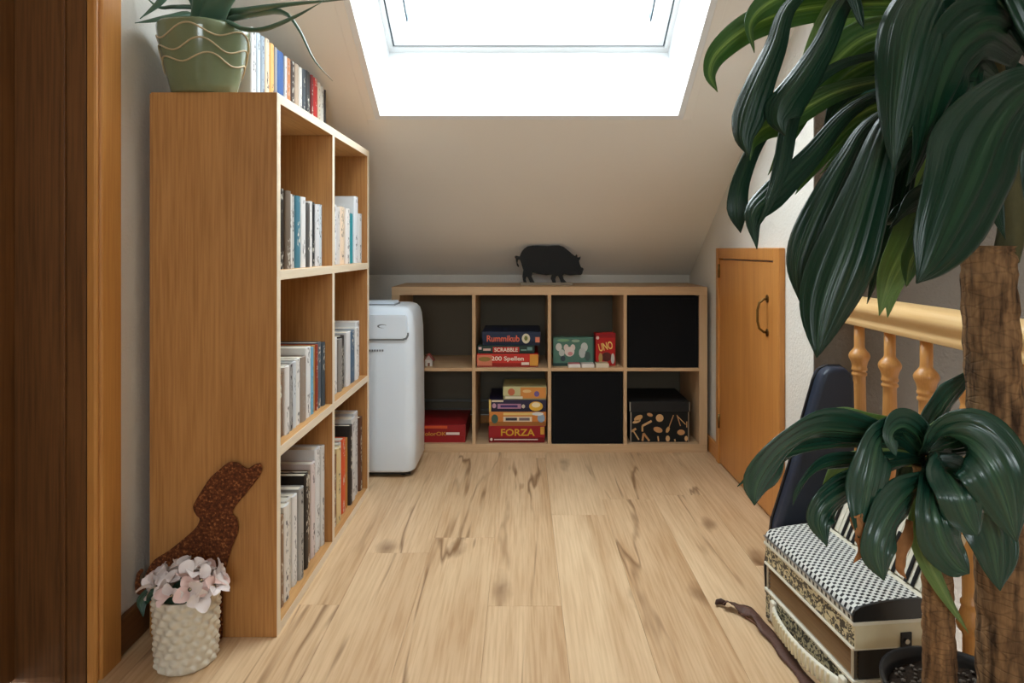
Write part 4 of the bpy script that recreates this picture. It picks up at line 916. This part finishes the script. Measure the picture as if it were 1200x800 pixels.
# ------------------------------------------------------------------ aloe in a green planter on the bookcase
ap = tag(empty('aloe_planter', (-.802, 1.722, BH+.0003)), 'glazed olive green planter with wavy lines holding an aloe on the bookcase', 'potted plant')
lob = lambda r_, z, a, k_: r_*(1+.018*math.cos(6*a+.6))
MB().lathe([(r_, z*.88) for r_, z in [(.070,0),(.076,.003),(.082,.03),(.093,.08),(.103,.13),(.109,.17),(.110,.185),(.107,.192),(.101,.192),(.098,.175),(.02,.165)]], 60, rfun=lob).build('pot', plain('olive_glaze', (112,122,92), .15, .6, var=.3, bscale=14), ap, smooth=True)
MB().lathe([(.001,.150),(.05,.152),(.097,.148)], 30, caps=False).build('soil', M['soil'], ap, smooth=True)
def pr0(z):
    q_ = [(0,.070),(.003,.076),(.03,.082),(.08,.093),(.13,.103),(.17,.109),(.2,.110)]
    for (za, ra), (zb_, rb_) in zip(q_, q_[1:]):
        if z <= zb_: return ra+(rb_-ra)*(z-za)/(zb_-za)
    return .11
for zc_, am, ph, fr_ in ((.068,.010,.4,5),(.098,.012,1.4,5),(.132,.012,2.9,5)):
    ring = []
    for i in range(121):
        a = 2*math.pi*i/120; z = zc_+am*math.sin(fr_*a+ph)+.012*math.cos(a+1)
        rad = .0012+pr0(z/.88); ring.append((rad*(1+.018*math.cos(6*a+.6))*math.cos(a)+0, rad*(1+.018*math.cos(6*a+.6))*math.sin(a), z))
    MB().tube(ring, .0021, 6, caps=False).build('wavy_line', plain('cream_slip', (190,172,136), .4), ap, smooth=True)
aleaf = leafmat('aloe_leaf', (74,104,84), (120,150,120), .3, .35, .05)
def aloe(pts, r0):
    c_ = catmull([Vector(p) for p in pts], 20); og = Vector(ap.location)
    rad = [max(.0012, r0*(.75+.25*math.sin(min(1,i/6)*math.pi/2))*(1-(i/20)**3)) for i in range(21)]
    MB().tube([p-og for p in c_], rad, 10, flat=.42).build('leaf', aleaf, ap, smooth=True)
B0 = P(240, 30, 1.722)+Vector((0,0,-.03))
def A_(pts, r0): aloe([B0+Vector((lr.uniform(-.02,.02), lr.uniform(-.02,.02), 0))]+LP(*pts), r0)
A_([(232,12,1.72),(205,8,1.70),(185,8,1.68),(165,-10,1.66)], .014)
A_([(225,18,1.70),(200,20,1.66),(178,24,1.64),(158,27,1.62)], .012)
A_([(225,0,1.70),(205,-15,1.66),(185,5,1.63),(164,22,1.61)], .013)
A_([(238,5,1.66),(231,-18,1.63),(228,-40,1.62)], .026)
A_([(255,5,1.67),(272,-15,1.66),(290,-40,1.66)], .034)
A_([(246,0,1.74),(244,-40,1.76),(240,-70,1.76)], .022)
A_([(262,18,1.72),(290,12,1.72),(340,5,1.73),(412,-1,1.74)], .015)
A_([(262,26,1.68),(285,34,1.65),(310,34,1.63),(345,20,1.63),(378,2,1.64)], .014)
A_([(260,26,1.72),(290,18,1.74),(330,14,1.74),(350,34,1.73),(368,70,1.72),(390,95,1.72)], .013)
A_([(270,0,1.75),(300,-30,1.78),(330,-50,1.8)], .018)

# ------------------------------------------------------------------ rusty dog silhouette
dog = [(530,52),(508,58),(484,72),(464,60),(445,50),(415,50),(385,74),(350,105),(320,150),(296,190),(288,215),(300,240),(312,255),(298,285),(260,320),(200,368),(150,400),(125,435),(113,470),(116,496),(104,504),(86,500),(75,480),(80,456),(102,440),(84,434),(60,446),(50,458),(44,475),(41,490),(43,506),(50,518),(62,526),(100,528),(130,522),(160,560),(165,680),(262,684),(270,600),(300,566),(338,566),(348,684),(392,684),(396,520),(405,440),(430,350),(450,300),(447,258),(430,225),(470,172),(520,110),(537,74)]
dsc = 1.655/800/3.076
dog = [tuple(v[:2]) for v in catmull([Vector((x, z, 0)) for x, z in dog+dog[:1]], 3*len(dog))][:-1]
dog = [((116-(116-x)*.5) if x < 116 else x, z) for x, z in dog]
dg_ = tag(empty('dog_figure', (PXX(215, 1.655)+.006, 1.655, .0003)), 'rusty metal dog silhouette looking up in front of the bookcase side', 'figurine')
def rust():
    m, nt, b = newmat('rusted_iron', .85, .2); L = nt.links.new
    tc = N(nt, 'ShaderNodeTexCoord'); n1 = N(nt, 'ShaderNodeTexNoise', Scale=170.0, Detail=6.0); L(tc.outputs['Object'], n1.inputs['Vector'])
    r1 = ramp(nt, [(.36, s2l((74,40,24))), (.58, s2l((112,62,34))), (.70, s2l((172,112,64)))], n1.outputs['Fac']); L(r1.outputs[0], b.inputs['Base Color'])
    bp_ = N(nt, 'ShaderNodeBump'); bp_.inputs['Strength'].default_value = .6; bp_.inputs['Distance'].default_value = .003; L(n1.outputs['Fac'], bp_.inputs['Height']); L(bp_.outputs['Normal'], b.inputs['Normal'])
    return m
MB().prism([((x-262)*dsc, max(0, (684-z)*dsc+.002)) for x, z in dog], -.002, .002, 'y').build('dog', rust(), dg_, bevel=.001, seg=1)
box('foot_plate', rust(), (-.04, .07, -.0045, .0065, 0, .004), dg_)

# ------------------------------------------------------------------ white knobbly pot of artificial hydrangea
fp = tag(empty('flower_pot', (-.772, 1.571, 0)), 'white woven texture pot with pale pink hydrangea on the floor', 'potted plant')
def knob(r_, z, a, k_):
    row = z/.0178; ph = (math.floor(row) % 2)*math.pi
    fz = abs(math.sin(math.pi*row)); fa = .5+.5*math.cos(15*a+ph+z*40)
    return r_ + .0080*fz*fa**1.3
prf = [(.0615+.006*(z/.158), z) for z in [i*.158/60 for i in range(61)]]
MB().lathe([(.058,0)]+[(r_, z+.001) for r_, z in prf]+[(.068,.161),(.063,.161),(.061,.13),(.01,.128)], 136, rfun=lambda r_, z, a, k_: knob(r_, z, a, k_) if 1 <= k_ <= 61 else r_).build('pot', plain('cream_ceramic', (214,206,188), .3, .5), fp, smooth=True)
pet = MB(); rows = []
for i in range(6):
    t_ = i/5; w_ = .013*math.sin(math.pi*(.12+.80*t_))**.8
    rows.append([pet.bm.verts.new((a*w_, .004+.026*t_, .004*math.sin(t_*2.5)+abs(a)*.003-.006*t_*t_)) for a in (-1,-.5,0,.5,1)])
for A, B in zip(rows, rows[1:]):
    for k_ in range(4): pet.bm.faces.new((A[k_], A[k_+1], B[k_+1], B[k_]))
pmats = [plain('petal_white', (226,214,210), .7, .2, var=.05, bscale=60), plain('petal_blush', (222,190,182), .7, .2, var=.1, bscale=60)]
p0 = pet.build('petal', pmats[0], None, smooth=True); pme = p0.data; p0.modifiers.clear()
pme2 = pme.copy(); pme2.materials.clear(); pme2.materials.append(pmats[1])
bpy.data.objects.remove(p0)
pr_ = random.Random(8); cen = Vector((.004, 0, .165))
nfl = 20
for i in range(nfl):
    u_ = (i+.5)/nfl; th = math.acos(1-1.05*u_); ph = i*2.39996
    d_ = Vector((math.sin(th)*math.cos(ph), math.sin(th)*math.sin(ph), math.cos(th)))
    pos = cen+Vector((d_.x*.072, d_.y*.045-.012, d_.z*.040+.004))
    f_ = MB().lathe([(.001,-.001),(.0028,.001),(.001,.0035)], 8).build('floret', flat((206,190,150)), fp)
    f_.location = pos; q_ = (d_+Vector((pr_.uniform(-.25,.25), pr_.uniform(-.25,.25), .25))).normalized().to_track_quat('Z', 'Y'); f_.rotation_mode = 'QUATERNION'; f_.rotation_quaternion = q_
    a0 = pr_.random()*6
    for k_ in range(4):
        o = bpy.data.objects.new('petal', pme if pr_.random() < .72 else pme2); COL.objects.link(o); o.parent = f_
        o.rotation_euler = (R(pr_.uniform(0,65)), R(pr_.uniform(-25,25)), a0+k_*math.pi/2); s_ = pr_.uniform(1.0,1.4); o.scale = (s_,)*3
MB().lathe([(.058,.125),(.05,.15),(.028,.175),(.004,.188)], 16).build('stem_mass', plain('flower_foam_green', (60,90,70), .8), fp)
leaf(fp, [fp.location+Vector(v) for v in ((-.03,-.01,.15),(-.06,-.02,.165),(-.085,-.03,.15),(-.078,-.04,.12))], .017, M['leaf_low'], roll=(40,10), fold=.2)
